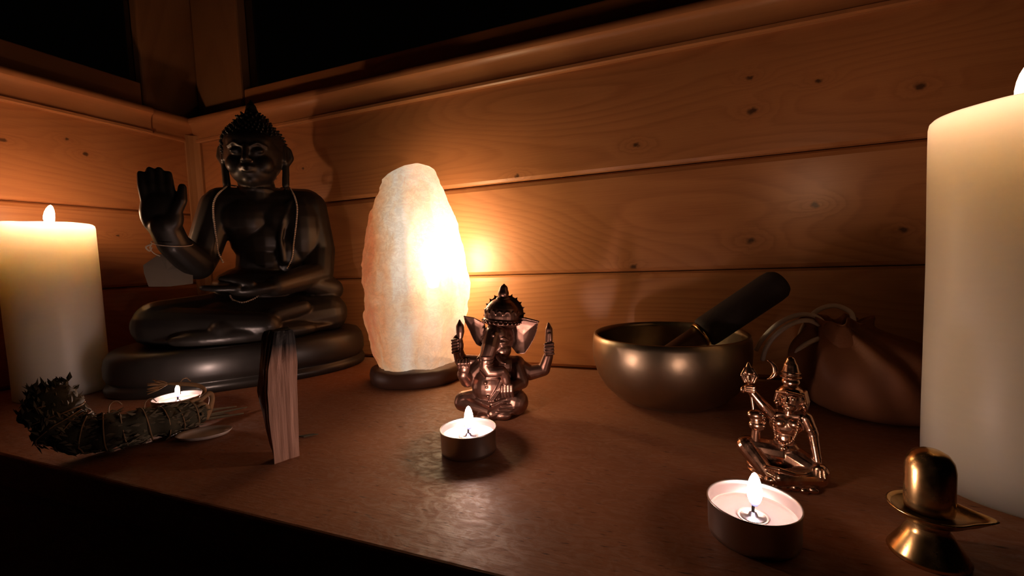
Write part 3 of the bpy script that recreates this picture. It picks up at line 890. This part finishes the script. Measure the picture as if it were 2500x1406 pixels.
# crown: ringed dome, toothed halo, finial bud
c = Clay()
cm = Matrix.Translation((.0080, .0015, .0745)) @ Matrix.Rotation(R(6), 4, 'Y') @ Matrix.Rotation(R(-12), 4, 'Z')
c.M = cm
c.ell((0, 0, .0080), (.0150, .0135, .0145), seg=28)
c.ell((0, -.0005, .0015), (.0160, .0148, .0022)); c.ell((0, -.0005, .0042), (.0158, .0144, .0016))
c.ell((0, 0, .0220), (.0058, .0055, .0018))
c.chain([(0, 0, .0225), (0, 0, .0262), (0, 0, .0300), (0, 0, .0335)], [.0034, .0047, .0036, .0010])
for k in range(-3, 4):
    a = k * .42
    px, py = .0145 * math.sin(a), -.0128 * math.cos(a)
    pts = []
    for q in range(9):
        b = q * .8; rr = .0030 * (1 - q / 11)
        pts.append((px + rr * math.cos(b) * math.cos(a), py + rr * math.cos(b) * math.sin(a) + .0012 * q / 9, .0098 + rr * math.sin(b)))
    c.chain(pts, [.0008] * 9)
for k in range(26):
    a = k / 26 * 2 * PI
    c.ell((.0163 * math.sin(a), -.0150 * math.cos(a), .0028), .0009, seg=8)
crown = obj('crown', c.mesh('crown', .00042, 2), M['bronze'], g)
c = Clay(); c.M = cm
teeth = []
NT_ = 22
for i in range(NT_):
    for da, rr in ((-.30, .0165), (-.12, .0168), (.05, .0184), (.28, .0166)):
        a = 2 * PI * (i + da) / NT_
        teeth.append((rr * math.sin(a) + .0012, .0082 + rr * math.cos(a)))
c.plate(teeth, .0035, .0058)
obj('halo', bm_mesh('halo', c.bm, False), M['bronze'], crown)

# ------------------------------------------------------------------ small seated trident figurine
s_ = thing('meditating_figurine', 'small bright copper figurine sitting cross-legged and lifting a staff', 'figurine', (.783, -.213, 0), R(-11))
c = Clay()
c.ell((-.001, .001, .0030), (.0185, .0130, .0032), seg=24)
c.ell((.004, -.004, .0040), (.0120, .0110, .0036)); c.ell((-.010, .002, .0050), (.0100, .0090, .0045))
c.cap((-.003, .001, .0145), (-.0185, -.003, .0165), .0074, .0060)
c.cap((-.0190, -.004, .0170), (-.0085, -.0125, .0070), .0055, .0040)
c.cap((.002, .001, .0130), (.0140, -.005, .0090), .0076, .0060)
c.cap((.0140, -.006, .0075), (-.0030, -.0150, .0068), .0056, .0042)
c.ell((-.0055, -.0165, .0055), (.0042, .0026, .0024), (0, 0, R(20)))
c.ell((-.0100, -.0140, .0045), (.0040, .0024, .0022), (0, 0, R(-30)))
c.chain([(-.0090, -.0148, .0115), (-.003, -.0165, .0120), (.004, -.0150, .0105), (.0110, -.0110, .0100)], [.0010, .0012, .0010, .0009])
c.chain([(-.0120, -.0120, .0085), (-.0060, -.0175, .0085), (-.0020, -.0180, .0055)], [.0008, .0009, .0007])
for k in range(7): c.ell((-.012 + k * .004, -.0120 - .0028 * math.sin(k / 6 * PI), .0022 + .0006 * math.sin(k * 2.1)), (.0026, .0018, .0018))
c.ell((-.0005, 0, .0180), (.0070, .0052, .0045)); c.ell((-.0007, -.0003, .0235), (.0052, .0042, .0060))
c.ell((0, -.0002, .0315), (.0084, .0050, .0066)); c.ell((-.003, -.0035, .0330), (.0036, .0024, .0028)); c.ell((.004, -.0035, .0333), (.0036, .0024, .0028))
c.cap((-.0068, 0, .0362), (.0084, 0, .0372), .0029, .0030)
c.cap((.001, -.0005, .037), (.0016, -.001, .0425), .0024, .0022)
hm = Matrix.Translation((.0020, -.0015, .0472)) @ Matrix.Rotation(R(-14), 4, 'Z') @ Matrix.Diagonal((1.18, 1.1, 1.06, 1))
c.M = hm
c.ell((0, 0, 0), (.0048, .0052, .0060)); c.ell((0, -.0022, -.0034), (.0034, .0032, .0030))
c.chain([(0, -.0050, .0012), (0, -.0060, -.0008)], [.0006, .0009])
for s in (-1, 1):
    c.ell((s * .0019, -.0046, .0008), (.0013, .0008, .0006)); c.chain([(s * .0006, -.0052, .0019), (s * .0020, -.0050, .0024), (s * .0034, -.0040, .0018)], [.0004, .0004, .0003])
    c.ell((s * .0050, .0004, -.0003), (.0010, .0014, .0022)); c.ell((s * .0056, -.0002, -.0034), (.0012, .0012, .0015))
c.chain([(-.0013, -.0052, -.0026), (0, -.0056, -.0024), (.0013, -.0052, -.0026)], [.0004, .0006, .0004])
c.ell((0, -.0046, -.0048), .0011)
c.M = Matrix.Identity(4)
# raised arm
c.cap((-.0070, -.0002, .0362), (-.0110, -.0020, .0415), .0033, .0029)
c.cap((-.0110, -.0020, .0415), (-.0170, -.0030, .0490), .0028, .0022)
c.ell((-.0176, -.0034, .0505), (.0032, .0022, .0024)); c.ell((-.0205, -.0034, .0495), (.0018, .0016, .0022), (0, R(25), 0))
for k in range(3): c.cap((-.0190, -.0052, .0492 + k * .0013), (-.0150, -.0054, .0494 + k * .0013), .0007, .0007)
# resting arm with armlet and bracelet
c.cap((.0090, 0, .0365), (.0122, -.0005, .0285), .0035, .0030)
c.cap((.0122, -.0006, .0285), (.0142, -.0050, .0155), .0027, .0021)
c.ell((.0112, -.0003, .0310), (.0034, .0034, .0008), (0, R(-20), 0)); c.ell((.0139, -.0045, .0172), (.0024, .0024, .0009), (R(15), R(-8), 0))
c.ell((.0146, -.0070, .0130), (.0034, .0034, .0024))
for k in range(4): c.cap((.0122 + k * .0016, -.0095, .0130), (.0118 + k * .0018, -.0112, .0095), .0008, .0007)
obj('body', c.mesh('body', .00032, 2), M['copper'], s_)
# matted hair with top knot and crescent
c = Clay(); c.M = hm
c.ell((0, .0012, .0020), (.0054, .0052, .0050)); c.ell((0, .0034, -.004), (.0050, .0030, .0060))
for k in range(5): c.chain([(-.0050, -.0012 + k * .0013, .0030), (-.0060, -.0004 + k * .0013, -.0020), (-.0056, .001 + k * .001, -.0065)], [.0007, .0008, .0006])
for k in range(5): c.chain([(.0050, .0002 + k * .0013, .0030), (.0058, .0008 + k * .0013, -.0020), (.0056, .002 + k * .001, -.0060)], [.0007, .0008, .0006])
c.chain([(-.0048, -.0030, .0030), (0, -.0056, .0042), (.0048, -.0030, .0030)], [.0007, .0009, .0007])
c.ell((0, .0005, .0085), (.0038, .0036, .0030)); c.ell((0, .0005, .0110), (.0046, .0044, .0010)); c.ell((0, .0005, .0132), (.0042, .0040, .0009))
c.chain([(0, .0005, .0135), (0, .0005, .0165), (0, .0005, .0198)], [.0036, .0030, .0018])
hair2 = obj('hair', c.mesh('hair', .0003, 1), M['copper'], s_)
pts = [(-.0112 + .0062 * math.cos(a), -.0022, .0618 + .0058 * math.sin(a)) for a in [R(-70 + 140 * i / 12) for i in range(13)]]
obj('crescent', tube_mesh('crescent', pts, [.0002 + .0013 * math.sin(PI * i / 12) for i in range(13)], 8), M['copper'], s_)
# staff with bud-shaped head and a small drum
stf = obj('staff', tube_mesh('staff', [(-.0176, -.0034, .0535), (-.0168, -.0034, .0480), (-.0152, -.0034, .0345), (-.0142, -.0034, .0200)], .0009, 8, 3), M['copper'], s_)
c = Clay()
c.ell((-.0176, -.0034, .0575), (.0043, .0022, .0046)); c.chain([(-.0178, -.0034, .060), (-.0182, -.0034, .0652)], [.0030, .0005])
for sx in (-1, 1): c.chain([(-.0176 + sx * .0022, -.0045, .0545), (-.0176 + sx * .0036, -.0045, .0580), (-.0178 + sx * .0020, -.0045, .0620)], [.0009, .0010, .0006])
c.cap((-.0176, -.0056, .0555), (-.0178, -.0056, .0600), .0009, .0006)
obj('staff_head', c.mesh('staff_head', .0003, 1), M['copper'], stf)
c = Clay()
c.ell((-.0145, -.0040, .0358), (.0044, .0030, .0030)); c.ell((-.0140, -.0040, .0300), (.0042, .0030, .0032)); c.ell((-.0142, -.0040, .0330), (.0033, .0026, .0040))
for k in range(7): c.ell((-.0142 + .0043 * math.cos(R(-70 + k * 22)), -.0052, .0328 + .0056 * math.sin(R(-70 + k * 22))), .0009, seg=8)
c.cap((-.0142, -.0038, .0280), (-.0146, -.0034, .0200), .0022, .0026)
obj('drum', c.mesh('drum', .0003, 1), M['copper'], stf)
bm = bmesh.new()
gp = smooth_path([(-.0052, -.0050, .0372), (-.0056, -.0062, .0315), (-.0044, -.0064, .0255), (-.0008, -.0062, .0222), (.0030, -.0064, .0252), (.0052, -.0062, .0315), (.0062, -.0050, .0378)], 8)
acc = 0
for a, b in zip(gp, gp[1:]):
    L = (b - a).length
    while acc < L:
        bmesh.ops.create_icosphere(bm, subdivisions=1, radius=.00078, matrix=Matrix.Translation(a + (b - a) * (acc / L))); acc += .00145
    acc -= L
tube_into(bm, gp, .0003, 5)
bmesh.ops.create_icosphere(bm, subdivisions=2, radius=.0014, matrix=Matrix.Translation((-.0006, -.0066, .0200)))
tag(obj('garland', bm_mesh('garland', bm), M['copper'], s_), kind='stuff')

# ------------------------------------------------------------------ singing bowl and mallet
def bowl_mat():
    t = NT('grey hammered bronze')
    co = t.coord('Object')
    n = t.noise(co, 45, 5, 0.6)
    vor = t.node('ShaderNodeTexVoronoi'); t.l.new(co, vor.inputs['Vector']); vor.inputs['Scale'].default_value = 130
    t.pset(Base_Color=t.mix(n, (0.42, 0.32, 0.21), (0.25, 0.185, 0.125)), Metallic=1.0)
    t.set(t.b.inputs['Roughness'], t.math('ADD', 0.30, t.math('MULTIPLY', n, 0.16)))
    t.bump(t.math('ADD', vor.outputs['Distance'], n), 0.08, 0.001)
    return t.m
M['bowl'] = bowl_mat()
bo = obj('singing_bowl', lathe_mesh('singing_bowl', [(0, 0), (.030, 0), (.038, .0012), (.0475, .0065), (.0560, .0150), (.0620, .0260), (.0650, .0380), (.0655, .0460), (.0650, .0550), (.0640, .0595), (.0628, .0602), (.0615, .0597), (.0612, .0550),
        (.0618, .0460), (.0612, .0380), (.0582, .0270), (.0525, .0170), (.0450, .0092), (.036, .0045), (.028, .0034), (0, .0034)], 96), M['bowl'], None, (.719, -.0865, 0))
tag(bo, 'round grey bronze singing bowl with a mallet leaning inside', 'bowl')
M['mallet_wood'] = plain('dark reddish wood', (0.095, 0.040, 0.026), 0.45, scale=50, bump=0.1)
M['mallet_wrap'] = plain('black suede wrap', (0.022, 0.013, 0.011), 0.8, scale=120, bump=0.4)
A = Vector((-.024, -.018, .0235)); B = Vector((.0895, .024, .1010))
d = (B - A); L = d.length
ml = thing('mallet', 'dark wooden singing bowl mallet leaning out over the bowl rim', 'mallet', (.719, -.0865, 0))
q = d.to_track_quat('Z', 'Y').to_matrix().to_4x4()
mm = Matrix.Translation(A) @ q
def along(prof, name, mat_):
    me = lathe_mesh(name, prof, 40); me.transform(mm); return obj(name, me, mat_, ml)
along([(0, -.004), (.0065, -.0035), (.0085, -.001), (.0092, .010), (.0095, L * .46), (0, L * .46)], 'shaft', M['mallet_wood'])
along([(0, L * .455), (.0100, L * .455), (.0128, L * .47), (.0132, L * .50), (.0134, L * .93), (.0128, L * .975), (.0105, L * 1.0), (.0055, L * 1.015), (0, L * 1.018)], 'grip', M['mallet_wrap'])
along([(.0097, L * .435), (.0112, L * .437), (.0114, L * .452), (.0100, L * .456)], 'collar', M['brass'])

# ------------------------------------------------------------------ leather pouch with white cord
def leather():
    t = NT('tan leather')
    co = t.coord('Object')
    n = t.noise(co, 30, 5, 0.6); v_ = t.noise(co, 420, 4, 0.6)
    t.pset(Base_Color=t.mix(n, (0.30, 0.125, 0.055), (0.20, 0.075, 0.035)), Roughness=0.62, Specular_IOR_Level=0.35)
    t.bump(t.math('ADD', v_, t.math('MULTIPLY', n, 2.0)), 0.2, 0.0012)
    return t.m
M['leather'] = leather()
po = thing('drawstring_pouch', 'tan leather drawstring pouch with white cord behind the small figurine', 'pouch', (.868, -.078, 0), R(-18.5))
vv, ff = [], []
RW = [(0.0, .030, .004, .004), (.001, .042, .004, .004), (.006, .0500, .004, .004), (.016, .0545, .003, .004), (.028, .0560, .001, .003), (.038, .0530, -.002, .002), (.047, .0455, -.007, .001), (.055, .0350, -.013, .0), (.061, .0245, -.018, -.001), (.0655, .0175, -.0215, -.002), (.069, .0185, -.0235, -.003), (.073, .0220, -.0250, -.004)]
NS = 80
for k, (z, r, ox, oy) in enumerate(RW):
    w = max(0, min(1, (z - .018) / .045))
    for i in range(NS):
        a = 2 * PI * i / NS
        fold = w * (.16 * math.sin(9 * a + .6) + .09 * math.sin(5 * a + 2) + .07 * math.sin(14 * a)) + .03 * math.sin(3 * a + z * 40)
        rr = r * (1 + fold)
        vv.append((ox + rr * math.cos(a) * 1.0, oy + rr * math.sin(a) * .86, z + (.0035 * math.sin(6 * a + 1) + .002 * math.sin(11 * a) if k == len(RW) - 1 else 0)))
for k in range(len(RW) - 1):
    for i in range(NS):
        j = (i + 1) % NS
        ff.append((k * NS + i, k * NS + j, (k + 1) * NS + j, (k + 1) * NS + i))
ff.append(tuple(range(NS))[::-1])
# inner throat
base = len(vv)
for z, r in ((.070, .0150), (.064, .0105)):
    for i in range(NS):
        a = 2 * PI * i / NS
        rr = r * (1 + .16 * math.sin(9 * a + .6))
        vv.append((-.0235 + rr * math.cos(a), -.003 + rr * math.sin(a) * .86, z))
for i in range(NS):
    j = (i + 1) % NS
    t0 = (len(RW) - 1) * NS
    ff.append((t0 + i, t0 + j, base + j, base + i)); ff.append((base + i, base + j, base + NS + j, base + NS + i))
ff.append(tuple(base + NS + i for i in range(NS)))
me = fix_normals(mesh_of('bag', vv, ff))
bag = obj('bag', me, M['leather'], po)
md = bag.modifiers.new('sub', 'SUBSURF'); md.levels = 1; md.render_levels = 1
# loose leather flap folded over the neck
c = Clay()
c.plate([(-.034, .066, .002), (-.026, .0715, -.002), (-.014, .0680, -.004), (-.010, .058, -.008), (-.011, .046, -.013), (-.0165, .0440, -.014), (-.0200, .0500, -.011), (-.0270, .0520, -.008), (-.0330, .0580, -.003)], -.0175, -.0160, -.003)
obj('flap', bm_mesh('flap', c.bm), M['leather'], po)
for pts in ([(-.028, -.010, .0650), (-.036, -.010, .0735), (-.048, -.008, .0740), (-.062, -.006, .0660), (-.074, -.004, .0520), (-.080, -.002, .0400)],
            [(-.028, -.012, .0640), (-.040, -.014, .0705), (-.052, -.014, .0670), (-.064, -.012, .0560), (-.071, -.010, .0440), (-.074, -.008, .0330)],
            [(-.012, -.004, .0700), (-.0145, -.002, .0775), (-.0240, .002, .0815), (-.0345, .004, .0780), (-.0425, .002, .0690), (-.0465, -.004, .0590), (-.0475, -.010, .0480)],
            [(-.024, -.016, .0600), (-.036, -.020, .0560), (-.046, -.022, .0480), (-.051, -.022, .0390)]):
    obj('cord', tube_mesh('cord', pts, .0019, 10, 7), M['cord_white'], po)

# ------------------------------------------------------------------ little brass lingam
li = thing('brass_lingam', 'small brass domed lingam on spouted dish and flared foot', 'figurine', (.8232, -.2658, 0), R(-22))
obj('dome', lathe_mesh('dome', [(0, .0195), (.0077, .0195), (.0080, .0215), (.0080, .0370), (.0074, .0405), (.0058, .0432), (.0034, .0446), (0, .0450)], 48), M['brass'], li)
vv, ff = lathe([(0, .0155), (.0070, .0155), (.0110, .0172), (.0132, .0200), (.0136, .0206), (.0130, .0208), (.0118, .0196), (.0090, .0184), (0, .0182)], 64)
nv = []
for x, y, z in vv:
    a = math.atan2(y, x - 0.0)
    k = max(0, math.cos(a - .15)) ** 14
    r = math.hypot(x, y)
    e = k * max(0, (r - .006) / .0076)
    nv.append((x + e * .0065 * math.cos(.15), y + e * .0065 * math.sin(.15), z))
obj('dish', fix_normals(mesh_of('dish', nv, ff)), M['brass'], li)
obj('foot', lathe_mesh('foot', [(0, 0), (.0128, 0), (.0132, .0010), (.0126, .0022), (.0100, .0065), (.0076, .0105), (.0062, .0125), (.0066, .0138), (.0058, .0150), (.0066, .0158), (0, .0158)], 56), M['brass'], li)

# ------------------------------------------------------------------ palo santo stick
def stick_mat():
    t = NT('pale pinkish incense wood')
    co = t.coord('Object')
    n = t.noise(t.vmath('MULTIPLY', co, (260, 260, 16)), 1.0, 4, 0.6)
    n2 = t.noise(t.vmath('MULTIPLY', co, (90, 90, 30)), 1.0, 3, 0.6)
    sep = t.node('ShaderNodeSeparateXYZ'); t.l.new(co, sep.inputs[0])
    ch = t.math('ADD', t.math('MULTIPLY', t.math('SUBTRACT', sep.outputs['Z'], .066), 75.0), t.math('MULTIPLY', t.math('SUBTRACT', n2, .5), 1.5), clamp=True)
    cl = t.mix(n, (0.52, 0.30, 0.21), (0.26, 0.125, 0.085))
    t.pset(Base_Color=t.mix(ch, cl, (0.012, 0.009, 0.008)), Roughness=0.7)
    t.bump(n, 0.6, 0.0012)
    return t.m
ps = [(0.0, -.0045, -.0055, .0100, -.0010, -.0050, .0050), (.012, -.0050, -.0055, .0106, -.0010, -.0072, .0060), (.030, -.0060, -.0052, .0114, -.0012, -.0100, .0066), (.047, -.0058, -.0050, .0120, -.0015, -.0117, .0066),
      (.062, -.0040, -.0050, .0124, -.0018, -.0100, .0066), (.075, -.0015, -.0048, .0128, -.0020, -.0082, .0060), (.084, .0000, -.0045, .0130, -.0020, -.0066, .0050), (.0875, .0010, -.0038, .0120, -.0016, -.0050, .0040)]
vv, ff = [], []
NP = 28
for zi in range(36):
    z = .0875 * zi / 35
    for a, b in zip(ps, ps[1:]):
        if z <= b[0] + 1e-9:
            k = (z - a[0]) / (b[0] - a[0]); cfg = [a[i] + (b[i] - a[i]) * k for i in range(7)]; break
    F_, R_, L_ = Vector((cfg[1], cfg[2], 0)), Vector((cfg[3], cfg[4], 0)), Vector((cfg[5], cfg[6], 0))
    K_ = Vector((cfg[3] * .7, .0080, 0))
    loop = [F_, R_, K_, L_]
    for s in range(4):
        for k in range(NP // 4):
            p = loop[s].lerp(loop[(s + 1) % 4], k / (NP // 4))
            rough_ = noise.noise(Vector((p.x * 420, p.y * 420, z * 38))) * .0007 + noise.noise(Vector((p.x * 150, p.y * 150, z * 70 + 4))) * .0005
            dd = Vector((p.x - .002, p.y - .001, 0)).normalized()
            vv.append((p.x + dd.x * rough_, p.y + dd.y * rough_, z + (.0016 * noise.noise(Vector((p.x * 200, p.y * 200, 1))) if zi == 35 else 0)))
for zi in range(35):
    for i in range(NP):
        j = (i + 1) % NP
        ff.append((zi * NP + i, zi * NP + j, (zi + 1) * NP + j, (zi + 1) * NP + i))
ff.append(tuple(range(NP))[::-1]); ff.append(tuple(35 * NP + i for i in range(NP)))
pal = obj('incense_stick', fix_normals(mesh_of('incense_stick', vv, ff, False)), stick_mat(), None, (.477, -.278, 0), R(50))
tag(pal, 'upright rough-split incense wood stick with burnt black top', 'wood stick')

# ------------------------------------------------------------------ herb bundle
M['herb'] = plain('dried grey-green herb', (0.085, 0.080, 0.050), 0.85, var=0.5, scale=90, bump=0.6)
M['leafm'] = plain('dried sage leaf', (0.20, 0.175, 0.115), 0.8, var=0.4, scale=120, bump=0.3)
M['raffia'] = plain('frayed raffia', (0.42, 0.27, 0.14), 0.7, var=0.3, scale=200)
hb = thing('smudge_bundle', 'curved dark bundle of dried sage tied with frayed twine', 'herb bundle', (.345, -.290, 0), R(62.9))
hp = smooth_path([(-.0435, .006, .0520), (-.0440, .006, .0380), (-.0400, .004, .0245), (-.0290, .000, .0165), (-.012, -.002, .0140), (.008, -.001, .0130), (.024, .003, .0120), (.0395, .009, .0110)], 8)
hr = []
for i in range(len(hp)):
    f_ = i / (len(hp) - 1)
    hr.append((.0155 - .0055 * f_) * (.55 + .45 * min(1, f_ * 9)) * (1 + .10 * math.sin(i * .9)) * (1 if f_ < .95 else .8))
bm = bmesh.new(); tube_into(bm, hp, hr, 22)
for v_ in bm.verts:
    nz = noise.fractal(v_.co * 130, 1.0, 2.0, 3)
    cpt = min(hp, key=lambda p: (p - v_.co).length)
    dd = (v_.co - cpt).normalized()
    v_.co += dd * nz * .0022
    if v_.co.z < .0006: v_.co.z = .0006
core = obj('bundle', bm_mesh('bundle', bm), M['herb'], hb)
bm = bmesh.new()
rnd = random.Random(4)
for i in range(1100):
    f_ = rnd.random(); k = min(int(f_ * (len(hp) - 1)), len(hp) - 2)
    c0 = hp[k].lerp(hp[k + 1], rnd.random()); t_ax = (hp[k + 1] - hp[k]).normalized()
    u = t_ax.cross(Vector((rnd.gauss(0, 1), rnd.gauss(0, 1), rnd.gauss(0, 1)))).normalized()
    p = c0 + u * hr[k] * rnd.uniform(.86, 1.08)
    ax = (t_ax * rnd.choice((-1, 1)) + u * rnd.uniform(-.12, .26) + Vector((rnd.gauss(0, .3), rnd.gauss(0, .3), rnd.gauss(0, .3)))).normalized()
    sd = ax.cross(u).normalized()
    Lf, Wf = rnd.uniform(.003, .008), rnd.uniform(.0007, .0017)
    nn = ax.cross(sd)
    pts_ = [p, p + ax * Lf * .4 + sd * Wf + nn * .0006, p + ax * Lf + nn * .0010 * rnd.uniform(-1, 1.5), p + ax * Lf * .4 - sd * Wf + nn * .0006, p + ax * Lf * .45 - nn * .0005]
    for q_ in pts_: q_.z = max(q_.z, .0008)
    vs_ = [bm.verts.new(q_) for q_ in pts_]
    for a, b in ((0, 1), (1, 2), (2, 3), (3, 0)): bm.faces.new((vs_[a], vs_[b], vs_[4]))
lf = obj('leaves', bm_mesh('leaves', bm, False), M['leafm'], hb); tag(lf, kind='stuff')
bm = bmesh.new()
wp = []
NW = 240
for i in range(NW):
    f_ = .10 + .86 * i / NW; k = f_ * (len(hp) - 1); k0 = int(k)
    c0 = hp[k0].lerp(hp[min(k0 + 1, len(hp) - 1)], k - k0); t_ax = (hp[min(k0 + 1, len(hp) - 1)] - hp[k0]).normalized()
    u = t_ax.cross(Vector((0.2, 1, 0.1))).normalized(); w_ = t_ax.cross(u)
    a = f_ * 75 + 2.2 * noise.noise(Vector((f_ * 9, 0, 0)))
    p = c0 + (u * math.cos(a) + w_ * math.sin(a)) * (hr[k0] + .0009)
    p.z = max(p.z, .0008)
    wp.append(p)
tube_into(bm, wp, .00045, 6)
obj('twine', bm_mesh('twine', bm), M['raffia'], hb)
# ragged leaf tips at the thick end
bm = bmesh.new()
for i in range(60):
    p = Vector((-.0435 + rnd.gauss(0, .0045), .006 + rnd.gauss(0, .0040), .0500 + rnd.uniform(-.004, .004)))
    ax = Vector((rnd.gauss(-.1, .45), rnd.gauss(0, .45), 1)).normalized()
    sd = ax.cross(Vector((rnd.gauss(0, 1), 1, 0))).normalized(); nn = ax.cross(sd)
    Lf, Wf = rnd.uniform(.004, .009), rnd.uniform(.0009, .0018)
    vs_ = [bm.verts.new(q_) for q_ in (p, p + ax * Lf * .45 + sd * Wf, p + ax * Lf + nn * rnd.uniform(-.002, .002), p + ax * Lf * .45 - sd * Wf, p + ax * Lf * .5 + nn * .0009)]
    for a_, b_ in ((0, 1), (1, 2), (2, 3), (3, 0)): bm.faces.new((vs_[a_], vs_[b_], vs_[4]))
tag(obj('leaf_tips', bm_mesh('leaf_tips', bm, False), M['herb'], hb), kind='stuff')
# twine loops and frayed ends arching from the tied end past the tealight
for pts, r0 in (([(.036, .010, .018), (.046, .012, .0250), (.0485, .014, .0200), (.046, .010, .0120), (.043, .006, .0050)], .0021),
                ([(.038, .014, .017), (.044, .018, .0265), (.040, .022, .0315), (.030, .024, .0345), (.020, .024, .0370)], .0017),
                ([(.034, .004, .016), (.040, .002, .0200), (.044, .004, .0150), (.042, .004, .0060)], .0015),
                ([(.026, .004, .020), (.033, .006, .0225), (.040, .010, .0230)], .0016)):
    obj('twine_end', tube_mesh('twine_end', pts, [r0] * (len(pts) - 1) + [r0 * .5], 8, 7), M['raffia'], hb)
bm = bmesh.new()
for i in range(16):
    a = Vector((.021, .024, .0368)); e = a + Vector((-.006 - rnd.random() * .008, rnd.uniform(-.004, .004), rnd.uniform(-.006, .0065)))
    tube_into(bm, smooth_path([a, a.lerp(e, .5) + Vector((0, 0, rnd.uniform(-.001, .001))), e], 4), .0005, 5)
for b_ in ((.028, .0345, .022), (.004, .0270, .002), (-.016, .0300, .002)):
    tube_into(bm, smooth_path([(b_[0], b_[2], b_[1] - .008), (b_[0] + .001, b_[2] + .002, b_[1] + .002), (b_[0] + .005, b_[2] + .003, b_[1] + .0045), (b_[0] + .008, b_[2] + .003, b_[1] + .001)], 5), .0004, 5)
tag(obj('fray', bm_mesh('fray', bm), M['raffia'], hb), kind='stuff')
for (z_, y_, e_) in ((.0045, .010, (.075, .022, .0035)), (.003, .006, (.070, .010, .002)), (.0065, .013, (.068, .030, .0040)), (.0030, .012, (.060, .020, .0015))):
    obj('stalk', tube_mesh('stalk', [(.036, y_, z_ + .003), (.050, (y_ + e_[1]) / 2 + .001, z_ + .001), e_], [.0014, .0012, .0006], 6, 6), M['leafm'], hb)

# pale shallow dish under the tied end
M['pearl'] = plain('pale glazed dish', (0.72, 0.62, 0.55), 0.18, var=0.06, scale=60)
ds = obj('ash_dish', lathe_mesh('ash_dish', [(0, .0), (.6, 0), (.9, .0014), (1.0, .0036), (.985, .0040), (.86, .0022), (.6, .0012), (0, .0011)], 56, .019, .013), M['pearl'], None, (.382, -.2665, 0), R(35))
tag(ds, 'small pale dish peeking out under the tied end of the herb bundle', 'dish')
# crumb of leaf beside the stick
c = Clay(); c.plate([(-.007, -.0012), (-.001, -.002), (.004, -.0015), (.008, .0008), (.002, .0012), (-.002, .0022), (-.004, .0008)], 0, .0006)
me = bm_mesh('leaf_crumb', c.bm, False); me.transform(Matrix.Rotation(R(90), 4, 'X')); me.transform(Matrix.Translation((0, 0, .0007)))
lc = obj('leaf_crumb', me, M['herb'], None, (.463, -.2438, 0), R(40))
tag(lc, 'tiny dried leaf crumb on the shelf right of the upright stick', 'leaf')
